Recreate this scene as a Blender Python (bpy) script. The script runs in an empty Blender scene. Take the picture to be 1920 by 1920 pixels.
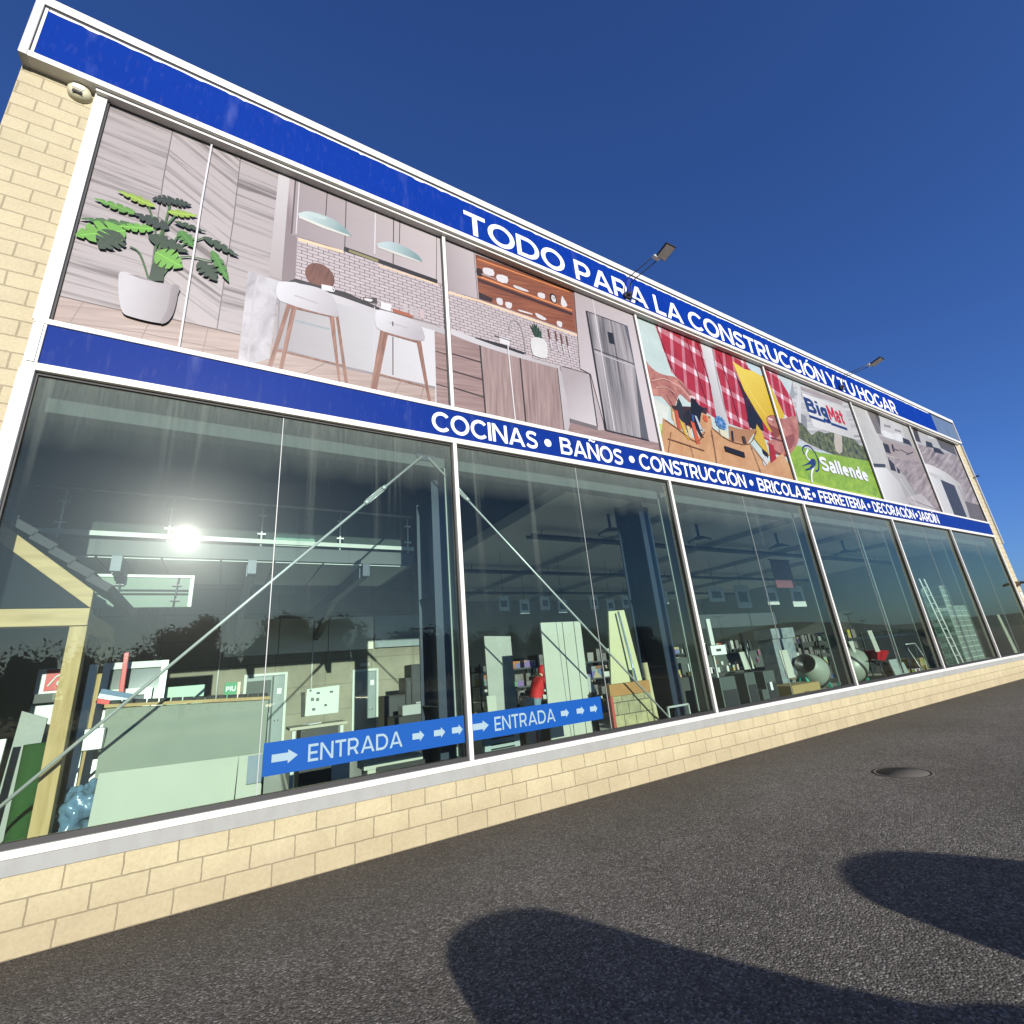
import bpy, bmesh, math, random
from mathutils import Vector, Matrix, noise
rnd = random.Random(7)
S = bpy.context.scene
COL = S.collection
R = math.radians

# ------------------------------------------------------------------ camera, sky, sun, exposure
cam = bpy.data.cameras.new('camera'); cam.sensor_width = 36; cam.lens = 16.6875
cam.clip_start = 0.05; cam.clip_end = 6000
camo = bpy.data.objects.new('camera', cam); COL.objects.link(camo)
camo.matrix_world = Matrix([[0.860178, -0.087758, -0.502387, 1.1847], [-0.502513, -0.313957, -0.805551, -6.097], [-0.087034, 0.945373, -0.314158, 1.811], [0.0, 0.0, 0.0, 1.0]])
S.camera = camo
SUN_EL, SUN_AZ = R(15.42), R(184.1316)          # azimuth clockwise from +Y
W = bpy.data.worlds.new('World'); S.world = W; W.use_nodes = True
wn = W.node_tree; bg = wn.nodes['Background']
sky = wn.nodes.new('ShaderNodeTexSky'); sky.sky_type = 'NISHITA'; sky.sun_disc = False
sky.sun_elevation = SUN_EL; sky.sun_rotation = SUN_AZ
sky.altitude = 700; sky.air_density = 1.0; sky.dust_density = 1.5; sky.ozone_density = 3.0
tint = wn.nodes.new('ShaderNodeMix'); tint.data_type = 'RGBA'; tint.blend_type = 'MULTIPLY'; tint.inputs[0].default_value = 1
tint.inputs[7].default_value = (.74, 1.10, 1.93, 1)                  # deep blue of a very dry winter sky
wn.links.new(sky.outputs[0], tint.inputs[6]); wn.links.new(tint.outputs[2], bg.inputs[0]); bg.inputs[1].default_value = 0.0535
sl = bpy.data.lights.new('sun', 'SUN'); sl.energy = 5.0; sl.angle = R(0.42); sl.color = (1, .945, .85)
so = bpy.data.objects.new('sun', sl); COL.objects.link(so)
sd = Vector((math.sin(SUN_AZ)*math.cos(SUN_EL), math.cos(SUN_AZ)*math.cos(SUN_EL), math.sin(SUN_EL)))
so.rotation_euler = sd.to_track_quat('Z', 'Y').to_euler(); so.location = sd*60
S.view_settings.view_transform = 'Standard'; S.view_settings.look = 'None'
S.view_settings.exposure = 0.68; S.view_settings.gamma = 1.0
S.render.engine = 'CYCLES'
S.cycles.use_denoising = True
S.cycles.max_bounces = 8; S.cycles.transparent_max_bounces = 20; S.cycles.glossy_bounces = 3
S.cycles.diffuse_bounces = 4
S.cycles.sample_clamp_indirect = 6

# ------------------------------------------------------------------ helpers
WL = {}
class B:
    """collects shapes of one mesh"""
    def __init__(s): s.v, s.f, s.m, s.mi, s.sm = [], [], [], 0, []
    def add(s, vs, fs, smooth=False):
        n = len(s.v); s.v += [tuple(p) for p in vs]
        for f in fs: s.f.append([n+i for i in f]); s.m.append(s.mi); s.sm.append(smooth)
        return s
    def box(s, x0, x1, y0, y1, z0, z1):
        return s.add([(x0,y0,z0),(x1,y0,z0),(x1,y1,z0),(x0,y1,z0),(x0,y0,z1),(x1,y0,z1),(x1,y1,z1),(x0,y1,z1)],
                     [(0,3,2,1),(4,5,6,7),(0,1,5,4),(1,2,6,5),(2,3,7,6),(3,0,4,7)])
    def obox(s, c, ax, ay, az):
        c, ax, ay, az = map(Vector, (c, ax, ay, az)); vs = []
        for k in (-1, 1):
            for i, j in ((-1,-1),(1,-1),(1,1),(-1,1)): vs.append(c+ax*i+ay*j+az*k)
        return s.add(vs, [(0,3,2,1),(4,5,6,7),(0,1,5,4),(1,2,6,5),(2,3,7,6),(3,0,4,7)])
    def beam(s, p, q, w, h, up=(0,0,1)):
        p, q = Vector(p), Vector(q); d = (q-p); a = d.normalized(); u = Vector(up)
        r = a.cross(u); r = r.normalized() if r.length > 1e-5 else Vector((1,0,0)); u = r.cross(a)
        return s.obox((p+q)/2, r*(w/2), a*(d.length/2), u*(h/2))
    def prism(s, poly, y0, y1):
        n = len(poly); vs = [(x,y0,z) for x,z in poly]+[(x,y1,z) for x,z in poly]
        return s.add(vs, [list(range(n)), list(range(2*n-1,n-1,-1))]+[(i,i+n,(i+1)%n+n,(i+1)%n) for i in range(n)])
    def slab(s, poly3, d):
        n = len(poly3); d = Vector(d); vs = [Vector(p) for p in poly3]; vs += [p+d for p in vs]
        return s.add(vs, [list(range(n)), list(range(2*n-1,n-1,-1))]+[(i,i+n,(i+1)%n+n,(i+1)%n) for i in range(n)])
    def tube(s, pts, r, n=10, cap=True):
        pts = [Vector(p) for p in pts]; rs = r if isinstance(r, (list,tuple)) else [r]*len(pts); vs = []
        for i, p in enumerate(pts):
            d = (pts[min(i+1,len(pts)-1)]-pts[max(i-1,0)]).normalized()
            a = d.cross(Vector((0,0,1)) if abs(d.z) < .9 else Vector((1,0,0))).normalized(); b = d.cross(a)
            vs += [p+(a*math.cos(t*2*math.pi/n)+b*math.sin(t*2*math.pi/n))*rs[i] for t in range(n)]
        fs = [(i*n+k, i*n+(k+1)%n, (i+1)*n+(k+1)%n, (i+1)*n+k) for i in range(len(pts)-1) for k in range(n)]
        s.add(vs, fs, True)
        if cap:
            m = len(s.v)-len(vs)
            for base in (m, m+(len(pts)-1)*n): s.f.append([base+k for k in range(n)]); s.m.append(s.mi); s.sm.append(False)
        return s
    def lathe(s, prof, c, axis=(0,0,1), n=28):
        c, a = Vector(c), Vector(axis).normalized()
        u = a.cross(Vector((0,0,1)) if abs(a.z) < .9 else Vector((1,0,0))).normalized(); w = a.cross(u); vs = []
        for r, h in prof: vs += [c+a*h+(u*math.cos(k*2*math.pi/n)+w*math.sin(k*2*math.pi/n))*r for k in range(n)]
        return s.add(vs, [(i*n+k, i*n+(k+1)%n, (i+1)*n+(k+1)%n, (i+1)*n+k) for i in range(len(prof)-1) for k in range(n)], True)
    def ball(s, c, rx, ry, rz, n=14, m=10):
        vs = []
        for i in range(m+1):
            t = math.pi*i/m
            vs += [(c[0]+rx*math.sin(t)*math.cos(2*math.pi*k/n), c[1]+ry*math.sin(t)*math.sin(2*math.pi*k/n), c[2]+rz*math.cos(t)) for k in range(n)]
        return s.add(vs, [(i*n+k, i*n+(k+1)%n, (i+1)*n+(k+1)%n, (i+1)*n+k) for i in range(m) for k in range(n)], True)

def root_loc(p):
    return WL.get(p.name, Vector((0,0,0))) if p else Vector((0,0,0))
def obj(name, b, mats, parent=None, bevel=0, loc=None):
    """one mesh object; vertices are given in world space"""
    o0 = root_loc(parent) if parent else Vector(loc or (0,0,0))
    me = bpy.data.meshes.new(name); me.from_pydata([tuple(Vector(v)-o0) for v in b.v], [], b.f)
    if not isinstance(mats, (list,tuple)): mats = [mats]
    for m in mats: me.materials.append(m)
    me.polygons.foreach_set('material_index', b.m); me.polygons.foreach_set('use_smooth', b.sm)
    bmm = bmesh.new(); bmm.from_mesh(me); bmesh.ops.recalc_face_normals(bmm, faces=bmm.faces) if not getattr(b,'keepn',False) else None
    bmm.to_mesh(me); bmm.free(); me.update()
    o = bpy.data.objects.new(name, me); COL.objects.link(o)
    if parent: o.parent = parent
    else: o.location = o0
    WL[o.name] = o0
    if bevel:
        md = o.modifiers.new('bevel','BEVEL'); md.width = bevel; md.segments = 2; md.limit_method = 'ANGLE'; md.angle_limit = R(40)
    return o
def tag(o, label, cat, group=None):
    o['label'] = label; o['category'] = cat
    if group: o['group'] = group
    return o
def thing(name, label, cat, loc, group=None):
    o = bpy.data.objects.new(name, None); COL.objects.link(o); o.location = loc; o.empty_display_size = .2
    WL[o.name] = Vector(loc); return tag(o, label, cat, group)
def dup(root, off, label, group=None):
    r = root.copy(); COL.objects.link(r); r.location = Vector(root.location)+Vector(off); r['label'] = label
    if group: r['group'] = group
    for ch in list(root.children):
        c = ch.copy(); COL.objects.link(c); c.parent = r
        for g in list(ch.children):
            d = g.copy(); COL.objects.link(d); d.parent = c
    return r
def struct(name, b, m, **k):
    o = obj(name, b, m, **k); o['kind'] = 'structure'; return o
def smooth(pts, k=5, closed=True):
    n = len(pts); out = []
    P = lambda i: pts[i % n] if closed else pts[max(0,min(n-1,i))]
    for i in range(n if closed else n-1):
        a,b,c,d = P(i-1),P(i),P(i+1),P(i+2)
        for j in range(k):
            t = j/k
            out.append(tuple(.5*((2*b[q])+(c[q]-a[q])*t+(2*a[q]-5*b[q]+4*c[q]-d[q])*t*t+(3*b[q]-a[q]-3*c[q]+d[q])*t**3) for q in range(len(b))))
    if not closed: out.append(tuple(pts[-1]))
    return out

# ------------------------------------------------------------------ materials
def lin(c): c /= 255; return c/12.92 if c <= .04045 else ((c+.055)/1.055)**2.4
def sr(r, g, b, k=1.0):
    w = (.98,1.02,1.11) if k != 1.0 else (1,1,1)                    # printed white is balanced for the warm sun
    return tuple(min(.92, lin(x)*k*q) for x, q in zip((r,g,b), w))
class N:
    def __init__(s, name):
        s.mat = bpy.data.materials.new(name); s.mat.use_nodes = True; s.t = s.mat.node_tree
        s.p = s.t.nodes['Principled BSDF']; s.out = s.t.nodes['Material Output']
        s.tc = s.t.nodes.new('ShaderNodeTexCoord').outputs['Object']
    def n(s, typ, **k):
        x = s.t.nodes.new('ShaderNode'+typ)
        for a, v in k.items():
            if a in x.inputs.keys(): s.set(x.inputs[a], v)
            else: setattr(x, a, v)
        return x
    def set(s, sock, v):
        if isinstance(v, bpy.types.NodeSocket): s.t.links.new(v, sock)
        else: sock.default_value = v
    def map(s, sc, rot=(0,0,0), src=None):
        x = s.n('Mapping', Scale=sc, Rotation=rot); s.set(x.inputs[0], src or s.tc); return x.outputs[0]
    def noise(s, scale, detail=4, vec=None, rough=.6, dist=0):
        x = s.n('TexNoise', Scale=scale, Detail=detail, Roughness=rough, Distortion=dist); s.set(x.inputs['Vector'], vec or s.tc); return x.outputs[0]
    def ramp(s, fac, *stops):
        x = s.n('ValToRGB'); e = x.color_ramp.elements
        while len(e) < len(stops): e.new(.5)
        for q, (p, c) in zip(e, stops): q.position = p; q.color = (*c,1) if len(c) == 3 else c
        s.set(x.inputs[0], fac); return x.outputs[0]
    def mix(s, fac, a, b, mode='MIX'):
        x = s.n('Mix', data_type='RGBA', blend_type=mode); s.set(x.inputs[0], fac)
        for i, v in ((6,a),(7,b)): s.set(x.inputs[i], (*v,1) if isinstance(v, tuple) and len(v) == 3 else v)
        return x.outputs[2]
    def math(s, op, a, b=0.0, clamp=False):
        x = s.n('Math', operation=op, use_clamp=clamp); s.set(x.inputs[0], a); s.set(x.inputs[1], b); return x.outputs[0]
    def bump(s, h, strength=.3, dist=.01):
        x = s.n('Bump', Strength=strength, Distance=dist); s.set(x.inputs['Height'], h); s.set(s.p.inputs['Normal'], x.outputs[0])
    def base(s, c, rough=.5, metal=0, spec=.5):
        s.set(s.p.inputs['Base Color'], (*c,1) if isinstance(c, tuple) else c); s.set(s.p.inputs['Roughness'], rough)
        s.p.inputs['Metallic'].default_value = metal; s.p.inputs['Specular IOR Level'].default_value = spec; return s.mat
def M(name, c, rough=.5, metal=0, var=.12, vs=3, bump=0, bs=60, spec=.5, dirt=0):
    a = N(name); col = c
    if var:
        n1 = a.noise(vs, 5); col = a.mix(n1, tuple(x*(1-var) for x in c), tuple(min(1,x*(1+var)) for x in c))
    if dirt:
        n2 = a.ramp(a.noise(vs*2.3, 6, a.map((1,1,.35))), (.45,(0,0,0)), (.75,(1,1,1)))
        col = a.mix(a.math('MULTIPLY', n2, dirt), col, (.10,.095,.08))
    if bump: a.bump(a.noise(bs, 5), bump)
    return a.base(col, rough, metal, spec)
KP = 1/2.2            # sunlit facade colour as seen -> paint colour
_pc = {}
def C(r, g, b):
    k = (r,g,b)
    if k not in _pc:
        a = N('print_ink_%d_%d_%d' % k); c = sr(r,g,b,KP)
        col = a.mix(a.ramp(a.noise(1.25, 3), (.3,(0,0,0)), (.7,(1,1,1))), tuple(x*.89 for x in c), tuple(min(.95,x*1.07) for x in c))
        col = a.mix(1.0, col, a.ramp(a.noise(24, 5), (.3,(.95,.95,.95)), (.7,(1.04,1.04,1.04))), 'MULTIPLY')
        _pc[k] = a.base(col, .42, 0, .35)
    return _pc[k]
def G(c1, c2, pq):
    """printed tone running from c1 at the first point to c2 at the second"""
    (x0,z0),(x1,z1) = pq; L = (x1-x0)**2+(z1-z0)**2
    a = N('print_tone'); sp = a.n('SeparateXYZ'); a.set(sp.inputs[0], a.tc)
    t = a.math('ADD', a.math('MULTIPLY', sp.outputs[0], (x1-x0)/L), a.math('MULTIPLY', sp.outputs[2], (z1-z0)/L))
    t = a.math('SUBTRACT', t, (x0*(x1-x0)+z0*(z1-z0))/L); t = a.math('ADD', t, a.math('MULTIPLY', a.math('SUBTRACT', a.noise(3,5), .5), .25))
    return a.base(a.ramp(t, (0,sr(*c1,KP)), (1,sr(*c2,KP))), .42, 0, .2)
def grain(name, c1, c2, ang, across=26, along=1.2, lo=.35, hi=.7, c3=None):
    """printed wood: streaks lying at ang (degrees) in the X-Z plane"""
    a = N(name); v = a.map((1,1,1), (0, R(ang), 0)); v = a.map((along, 1, across), src=v)
    f = a.noise(1.0, 6, v, .62, .6)
    col = a.ramp(f, (lo, sr(*c1,KP)), (hi, sr(*c2,KP)))
    return a.base(col, .42, 0, .35)
def tiles(name, c, m, w, h, ang=0, mort=.06):
    a = N(name); v = a.map((1,1,1), (R(90),0,0)); v = a.map((1/w,1/w,1/w), (0,0,R(ang)), src=v)
    t = a.n('TexBrick', Scale=1.0); t.offset = .5; a.set(t.inputs['Vector'], v)
    a.set(t.inputs['Color1'], (*sr(*c,KP),1)); a.set(t.inputs['Color2'], (*sr(*[x*.95 for x in c],KP),1)); a.set(t.inputs['Mortar'], (*sr(*m,KP),1))
    t.inputs['Mortar Size'].default_value = mort*h/w; t.inputs['Brick Width'].default_value = 1; t.inputs['Row Height'].default_value = h/w
    return a.base(t.outputs['Color'], .42, 0, .35)

def block_wall(name, c, mortar, bw, rh, x0, z0, ms, rough_b, off=.5):
    a = N(name); sep = a.n('SeparateXYZ'); a.set(sep.inputs[0], a.tc)
    hor = a.math('ADD', sep.outputs[0], sep.outputs[1])
    wob = a.math('MULTIPLY', a.math('SUBTRACT', a.noise(9,3), .5), .022)
    cb = a.n('CombineXYZ'); a.set(cb.inputs[0], a.math('ADD', a.math('SUBTRACT', hor, x0), wob)); a.set(cb.inputs[1], a.math('ADD', a.math('SUBTRACT', sep.outputs[2], z0), a.math('MULTIPLY', wob, .6)))
    t = a.n('TexBrick', Scale=1.0); t.offset = off; a.set(t.inputs['Vector'], cb.outputs[0])
    a.set(t.inputs['Color1'], (*[x*.95 for x in c],1)); a.set(t.inputs['Color2'], (*[min(1,x*1.04) for x in c],1)); a.set(t.inputs['Mortar'], (*mortar,1))
    t.inputs['Mortar Size'].default_value = ms; t.inputs['Mortar Smooth'].default_value = .3; t.inputs['Brick Width'].default_value = bw; t.inputs['Row Height'].default_value = rh
    n1 = a.noise(1.7, 6); n2 = a.noise(38, 6, rough=.7)
    col = a.mix(1.0, t.outputs['Color'], a.ramp(n1, (.3,(.90,.89,.87)), (.7,(1.05,1.05,1.05))), 'MULTIPLY')
    col = a.mix(1.0, col, a.ramp(n2, (.3,(.86,.85,.82)), (.65,(1.05,1.05,1.05))), 'MULTIPLY')
    st = a.ramp(a.noise(.9, 7, a.map((1,1,1.6)), .7), (.58,(0,0,0)), (.78,(1,1,1)))
    col = a.mix(a.math('MULTIPLY', st, .16), col, (.20,.17,.13))
    lowd = a.ramp(a.math('ADD', sep.outputs[2], a.math('MULTIPLY', a.noise(3.2,6), -.35)), (.0,(1,1,1)), (.22,(0,0,0)))
    col = a.mix(a.math('MULTIPLY', lowd, .22), col, (.16,.12,.075))
    h = a.math('SUBTRACT', a.math('MULTIPLY', n2, rough_b), t.outputs['Fac'])
    a.bump(h, .55, .008)
    return a.base(col, .85, 0, .25)

white = M('white_aluminium', (0.533,0.518,0.482), .35, 0, .05, 2, dirt=.10)
greyalu = M('weathered_white_trim', (0.409,0.416,0.396), .45, 0, .08, 2, dirt=.18)
sillm = M('pale_cement_sill', (.225,.23,.22), .7, 0, .12, 3, .15, 70, dirt=.22)
def vinyl(name, c, rough):
    a = N(name); st = a.ramp(a.noise(1.0, 4, a.map((2.6,1,.5)), .6), (.60,(0,0,0)), (.80,(1,1,1)))  # pale vertical streaks painted in for blurred reflections
    sm = a.ramp(a.noise(14, 5, a.map((1,1,.25))), (.55,(0,0,0)), (.8,(1,1,1)))
    col = a.mix(a.noise(1.1,5), tuple(x*.9 for x in c), tuple(x*1.12 for x in c)); col = a.mix(a.math('MULTIPLY', st, .11), col, (.30,.34,.55)); col = a.mix(a.math('MULTIPLY', sm, .05), col, (.35,.33,.30))
    a.bump(a.noise(.8, 3), .06, .02)
    return a.base(col, rough, 0, .05)
bluef = vinyl('fascia_blue', (0.001,0.02,0.176), .45)
blueb = vinyl('band_blue', (0.003,0.019,0.144), .38)
letterw = M('letter_white', (0.602,0.602,0.588), .45, 0, .03)
gasket = M('black_gasket', (.012,.012,.013), .6, 0, .2)
steel = M('navy_steel', (.022,.032,.055), .45, .2, .15, 2)
zinc = M('galvanised_steel', (0.432,0.439,0.432), .4, .25, .1, 6)
chrome = M('brushed_steel', (.7,.7,.7), .25, .9, .05)
black = M('black_plastic', (.015,.015,.016), .45, 0, .2)
dark = M('dark_metal', (.035,.037,.042), .45, .3, .2, 4)

# ------------------------------------------------------------------ lettering (own stroke alphabet)
def arc(cx, cy, rx, ry, a0, a1, n=20):
    return [(cx+rx*math.cos(R(a0+(a1-a0)*i/n)), cy+ry*math.sin(R(a0+(a1-a0)*i/n))) for i in range(n+1)]
def ring(cx, cy, rx, ry, w, a0=0, a1=360, n=28, wy=None):
    wy = wy or w
    return ('s', arc(cx,cy,rx,ry,a0,a1,n), arc(cx,cy,rx-w,ry-wy,a0,a1,n))
def stroke(pts, w, k=6):
    p = smooth(pts, k, False); l, r = [], []
    for i in range(len(p)):
        a, b = p[max(0,i-1)], p[min(len(p)-1,i+1)]; dx, dy = b[0]-a[0], b[1]-a[1]; q = math.hypot(dx,dy) or 1
        l.append((p[i][0]-dy/q*w/2, p[i][1]+dx/q*w/2)); r.append((p[i][0]+dy/q*w/2, p[i][1]-dx/q*w/2))
    return ('s', l, r)
def rc(x0, y0, x1, y1): return ('p', [(x0,y0),(x1,y0),(x1,y1),(x0,y1)])
def q4(*p): return ('p', list(p))
def glyph(ch, w):
    h = w*.92
    if ch in 'ÓÍÑ':
        bch = {'Ó':'O','Í':'I','Ñ':'N'}[ch]; g, adv = glyph(bch, w)
        if ch == 'Ñ': return g+[stroke([(.24,1.13),(.36,1.2),(.52,1.155),(.64,1.13),(.76,1.2)], .10)], adv
        x = adv/2-.04; return g+[q4((x-.1,1.08),(x+.06,1.08),(x+.26,1.27),(x+.06,1.27))], adv
    D = {
    'I': ([rc(0,0,w,1)], w),
    'T': ([rc(0,1-h,.84,1), rc(.42-w/2,0,.42+w/2,1-h)], .84),
    'O': ([ring(.56,.5,.56,.52,w*1.02,0,360,40,h)], 1.12),
    'C': ([ring(.56,.5,.56,.52,w*1.02,42,318,32,h)], 1.0),
    'D': ([rc(0,0,w,1), rc(w,1-h,.47,1), rc(w,0,.47,h), ring(.47,.5,.53,.5,w,-90,90,24,h)], 1.0),
    'P': ([rc(0,0,w,1), rc(w,1-h,.47,1), rc(w,.30,.47,.30+h), ring(.47,.65,.38,.35,w,-90,90,20,h)], .85),
    'R': ([rc(0,0,w,1), rc(w,1-h,.47,1), rc(w,.32,.47,.32+h), ring(.47,.66,.38,.34,w,-90,90,20,h), q4((.66,0),(.66+w*1.15,0),(.60,.38),(.60-w*1.05,.36))], .90),
    'B': ([rc(0,0,w,1), rc(w,1-h*.95,.5,1), rc(w,.44,.52,.44+h*.9), rc(w,0,.56,h*.95), ring(.5,.73,.34,.27,w,-90,90,18,h*.92), ring(.56,.29,.36,.29,w,-90,90,18,h*.92)], .92),
    'A': ([q4((0,0),(w*1.12,0),(.55+w*.42,1),(.55-w*.55,1)), q4((1.1,0),(1.1-w*1.12,0),(.55-w*.42,1),(.55+w*.55,1)), rc(.27,.21,.83,.21+h*.85)], 1.1),
    'L': ([rc(0,0,w,1), rc(w,0,.70,h)], .70),
    'N': ([rc(0,0,w,1), rc(.98-w,0,.98,1), q4((0,1),(w*1.05,1),(.98,0),(.98-w*1.05,0))], .98),
    'S': ([stroke([(.76,.83),(.60,.895),(.42,.91),(.22,.865),(.13,.72),(.22,.585),(.44,.51),(.66,.43),(.735,.29),(.64,.14),(.42,.085),(.2,.115),(.06,.20)], h)], .83),
    'U': ([stroke([(w/2,1),(w/2,.7),(w/2,.42),(.13+w*.3,.2),(.31,.105),(.48,.085),(.65,.105),(.83-w*.3,.2),(.96-w/2,.42),(.96-w/2,.7),(.96-w/2,1)], w)], .96),
    'J': ([stroke([(.60-w/2,1-h),(.60-w/2,.6),(.60-w/2,.32),(.50-w*.3,.15),(.30,.085),(.14,.12),(.04,.22)], w), rc(.16,1-h,.60,1)], .62),
    'E': ([rc(0,0,w,1), rc(w,0,.74,h), rc(w,1-h,.73,1), rc(w,.42,.67,.42+h*.92)], .75),
    'F': ([rc(0,0,w,1), rc(w,1-h,.73,1), rc(w,.38,.67,.38+h)], .73),
    'H': ([rc(0,0,w,1), rc(.94-w,0,.94,1), rc(w,.5-h/2,.94-w,.5+h/2)], .94),
    'G': ([ring(.56,.5,.56,.52,w*1.02,45,325,32,h), rc(1.02-w,.14,1.02,.5)], 1.04),
    'Y': ([q4((0,1),(w*1.15,1),(.5+w*.45,.36),(.5-w*.45,.36)), q4((1.0,1),(1.0-w*1.15,1),(.5-w*.45,.36),(.5+w*.45,.36)), rc(.5-w/2,0,.5+w/2,.42)], 1.0),
    'M': ([rc(0,0,w,1), rc(1.1-w,0,1.1,1), q4((0,1),(w*1.1,1),(.55+w*.45,.25),(.55-w*.45,.25)), q4((1.1,1),(1.1-w*1.1,1),(.55-w*.45,.25),(.55+w*.45,.25))], 1.1),
    'a': ([stroke([(.08,.62),(.26,.70),(.44,.66),(.51,.5),(.51,.25),(.51,0)], w), stroke([(.5,.42),(.26,.40),(.10,.3),(.10,.14),(.24,.06),(.40,.10),(.5,.22)], w*.85)], .51+w/2),
    'e': ([ring(.34,.37,.34,.38,w,0,315,26), rc(.12,.30,.66,.30+w*.75)], .68),
    'l': ([rc(0,0,w,1.02)], w),
    'i': ([rc(0,0,w,.73), rc(0,.83,w,1.0)], w),
    'n': ([rc(0,0,w,.73), stroke([(w*.6,.5),(.2,.64),(.36,.67),(.50,.58),(.52,.4),(.52,0)], w)], .52+w/2),
    'd': ([ring(.33,.37,.33,.38,w,0,360,28), rc(.66-w,0,.66,1.02)], .66),
    'g': ([ring(.33,.38,.33,.36,w,0,360,28), rc(.66-w,-.02,.66,.73), stroke([(.66-w/2,0),(.60,-.16),(.42,-.22),(.2,-.2),(.06,-.13)], w)], .66),
    't': ([rc(.14,.05,.14+w,.98), rc(0,.56,.56,.56+w*.75), rc(.14+w*.6,0,.54,w*.85)], .56),
    }
    return D[ch]
class T:
    """flat cut-out lettering, every stroke a hair proud of the one before"""
    def __init__(s): s.b = B(); s.k = 0
    def put(s, prim, X, Z, sx, sz, y, slant=0):
        y = y-.0012-.00025*(s.k % 24); s.k += 1
        tr = lambda p: (X+(p[0]+slant*p[1])*sx, y, Z+p[1]*sz)
        if prim[0] == 'p': s.b.add([tr(p) for p in prim[1]], [list(range(len(prim[1])))])
        else:
            l, r = prim[1], prim[2]; n = len(l)
            s.b.add([tr(p) for p in l]+[tr(p) for p in r], [(i,i+1,n+i+1,n+i) for i in range(n-1)])
    def word(s, txt, x0, x1, z, cap, y, w=.2, gap=.09, slant=0):
        gs = [glyph(c, w) for c in txt]; nat = sum(a for _, a in gs)+gap*(len(txt)-1); sx = (x1-x0)/nat; x = x0
        for g, a in gs:
            for prim in g: s.put(prim, x, z, sx, cap, y, slant)
            x += (a+gap)*sx
    def dot(s, x, z, r, y): s.put(('p', arc(0,0,1,1,0,360,24)[:-1]), x, z, r, r, y)
    def poly(s, pts, y): s.put(('p', pts), 0, 0, 1, 1, y)
# ------------------------------------------------------------------ ground and surroundings
def asphalt():
    a = N('asphalt'); v = a.map((1,1,1))
    vo = a.n('TexVoronoi', Scale=72.0, feature='F1'); a.set(vo.inputs['Vector'], v)
    n1 = a.noise(.35, 6, v); n2 = a.noise(48, 7, v, .8); n3 = a.noise(2.2, 5, v)
    cell = a.n('SeparateColor'); a.set(cell.inputs[0], vo.outputs['Color'])
    col = a.ramp(cell.outputs[0], (0,(.068,.063,.054)), (.45,(.126,.116,.099)), (.8,(.184,.169,.146)), (1,(.34,.32,.285)))
    col = a.mix(1.0, col, a.ramp(n1, (.3,(.78,.76,.72)), (.7,(1.1,1.08,1.1))), 'MULTIPLY')
    col = a.mix(1.0, col, a.ramp(n3, (.25,(.85,.85,.85)), (.75,(1.1,1.1,1.1))), 'MULTIPLY')
    ck = a.n('TexVoronoi', Scale=.55, feature='DISTANCE_TO_EDGE'); wv = a.n('VectorMath', operation='ADD'); nv = a.n('TexNoise', Scale=2.0, Detail=6.0); a.set(nv.inputs['Vector'], v); a.set(wv.inputs[0], v); a.set(wv.inputs[1], nv.outputs['Color']); a.set(ck.inputs['Vector'], wv.outputs[0])
    col = a.mix(a.math('MULTIPLY', a.ramp(ck.outputs['Distance'], (.0,(1,1,1)), (.012,(0,0,0))), .30), col, (.05,.045,.04))
    oil = a.ramp(a.noise(.9, 4, v, .5, 1.0), (.66,(0,0,0)), (.76,(1,1,1))); col = a.mix(a.math('MULTIPLY', oil, .30), col, (.06,.055,.05))
    sep = a.n('SeparateXYZ'); a.set(sep.inputs[0], a.tc)        # browner and darker towards the foot of the wall
    band = a.math('ADD', sep.outputs[1], a.math('MULTIPLY', a.noise(1.4,5), .9))
    foot_tone = a.ramp(a.math('ADD', a.math('MULTIPLY', band, .45), 1.0), (.35,(0,0,0)), (1.0,(1,1,1)))
    col = a.mix(a.math('MULTIPLY', foot_tone, .55), col, (.060,.050,.036))
    h = a.math('ADD', a.math('MULTIPLY', vo.outputs['Distance'], -1.0), a.math('MULTIPLY', n2, .8))
    a.bump(h, 1.0, .020)
    return a.base(col, .9, 0, .25)
b = B(); b.add([(-1500,-1500,0),(1500,-1500,0),(1500,1500,0),(-1500,1500,0)], [(0,1,2,3)])
struct('asphalt_ground', b, asphalt())

b = B()                                                            # low hills far behind the car park (seen mirrored in the panes)
prof = []
for i in range(0, 181):
    az = R(20+i*1.6); e = 1.15+.45*noise.noise((i*.13,3,0))+.2*noise.noise((i*.47,9,0))
    e += 1.25*max(0,math.cos(min(1,abs(i*1.6+20-119.5)/7.5)*1.57))
    prof.append((az, 900, max(.8,e)))
n = len(prof); vs = []
for az, d, e in prof:
    for k, (dd, ee) in enumerate(((d*.7,0),(d*.85,.55),(d,1),(d*1.25,.2))):
        vs.append((math.sin(az)*dd, math.cos(az)*dd, 0 if ee == 0 else math.tan(R(e))*900*ee-3))
b.add(vs, [(i*4+k,(i+1)*4+k,(i+1)*4+k+1,i*4+k+1) for i in range(n-1) for k in range(3)], True)
struct('hills', b, M('hill_scrub', (.035,.045,.03), .95, 0, .4, .02))

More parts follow.
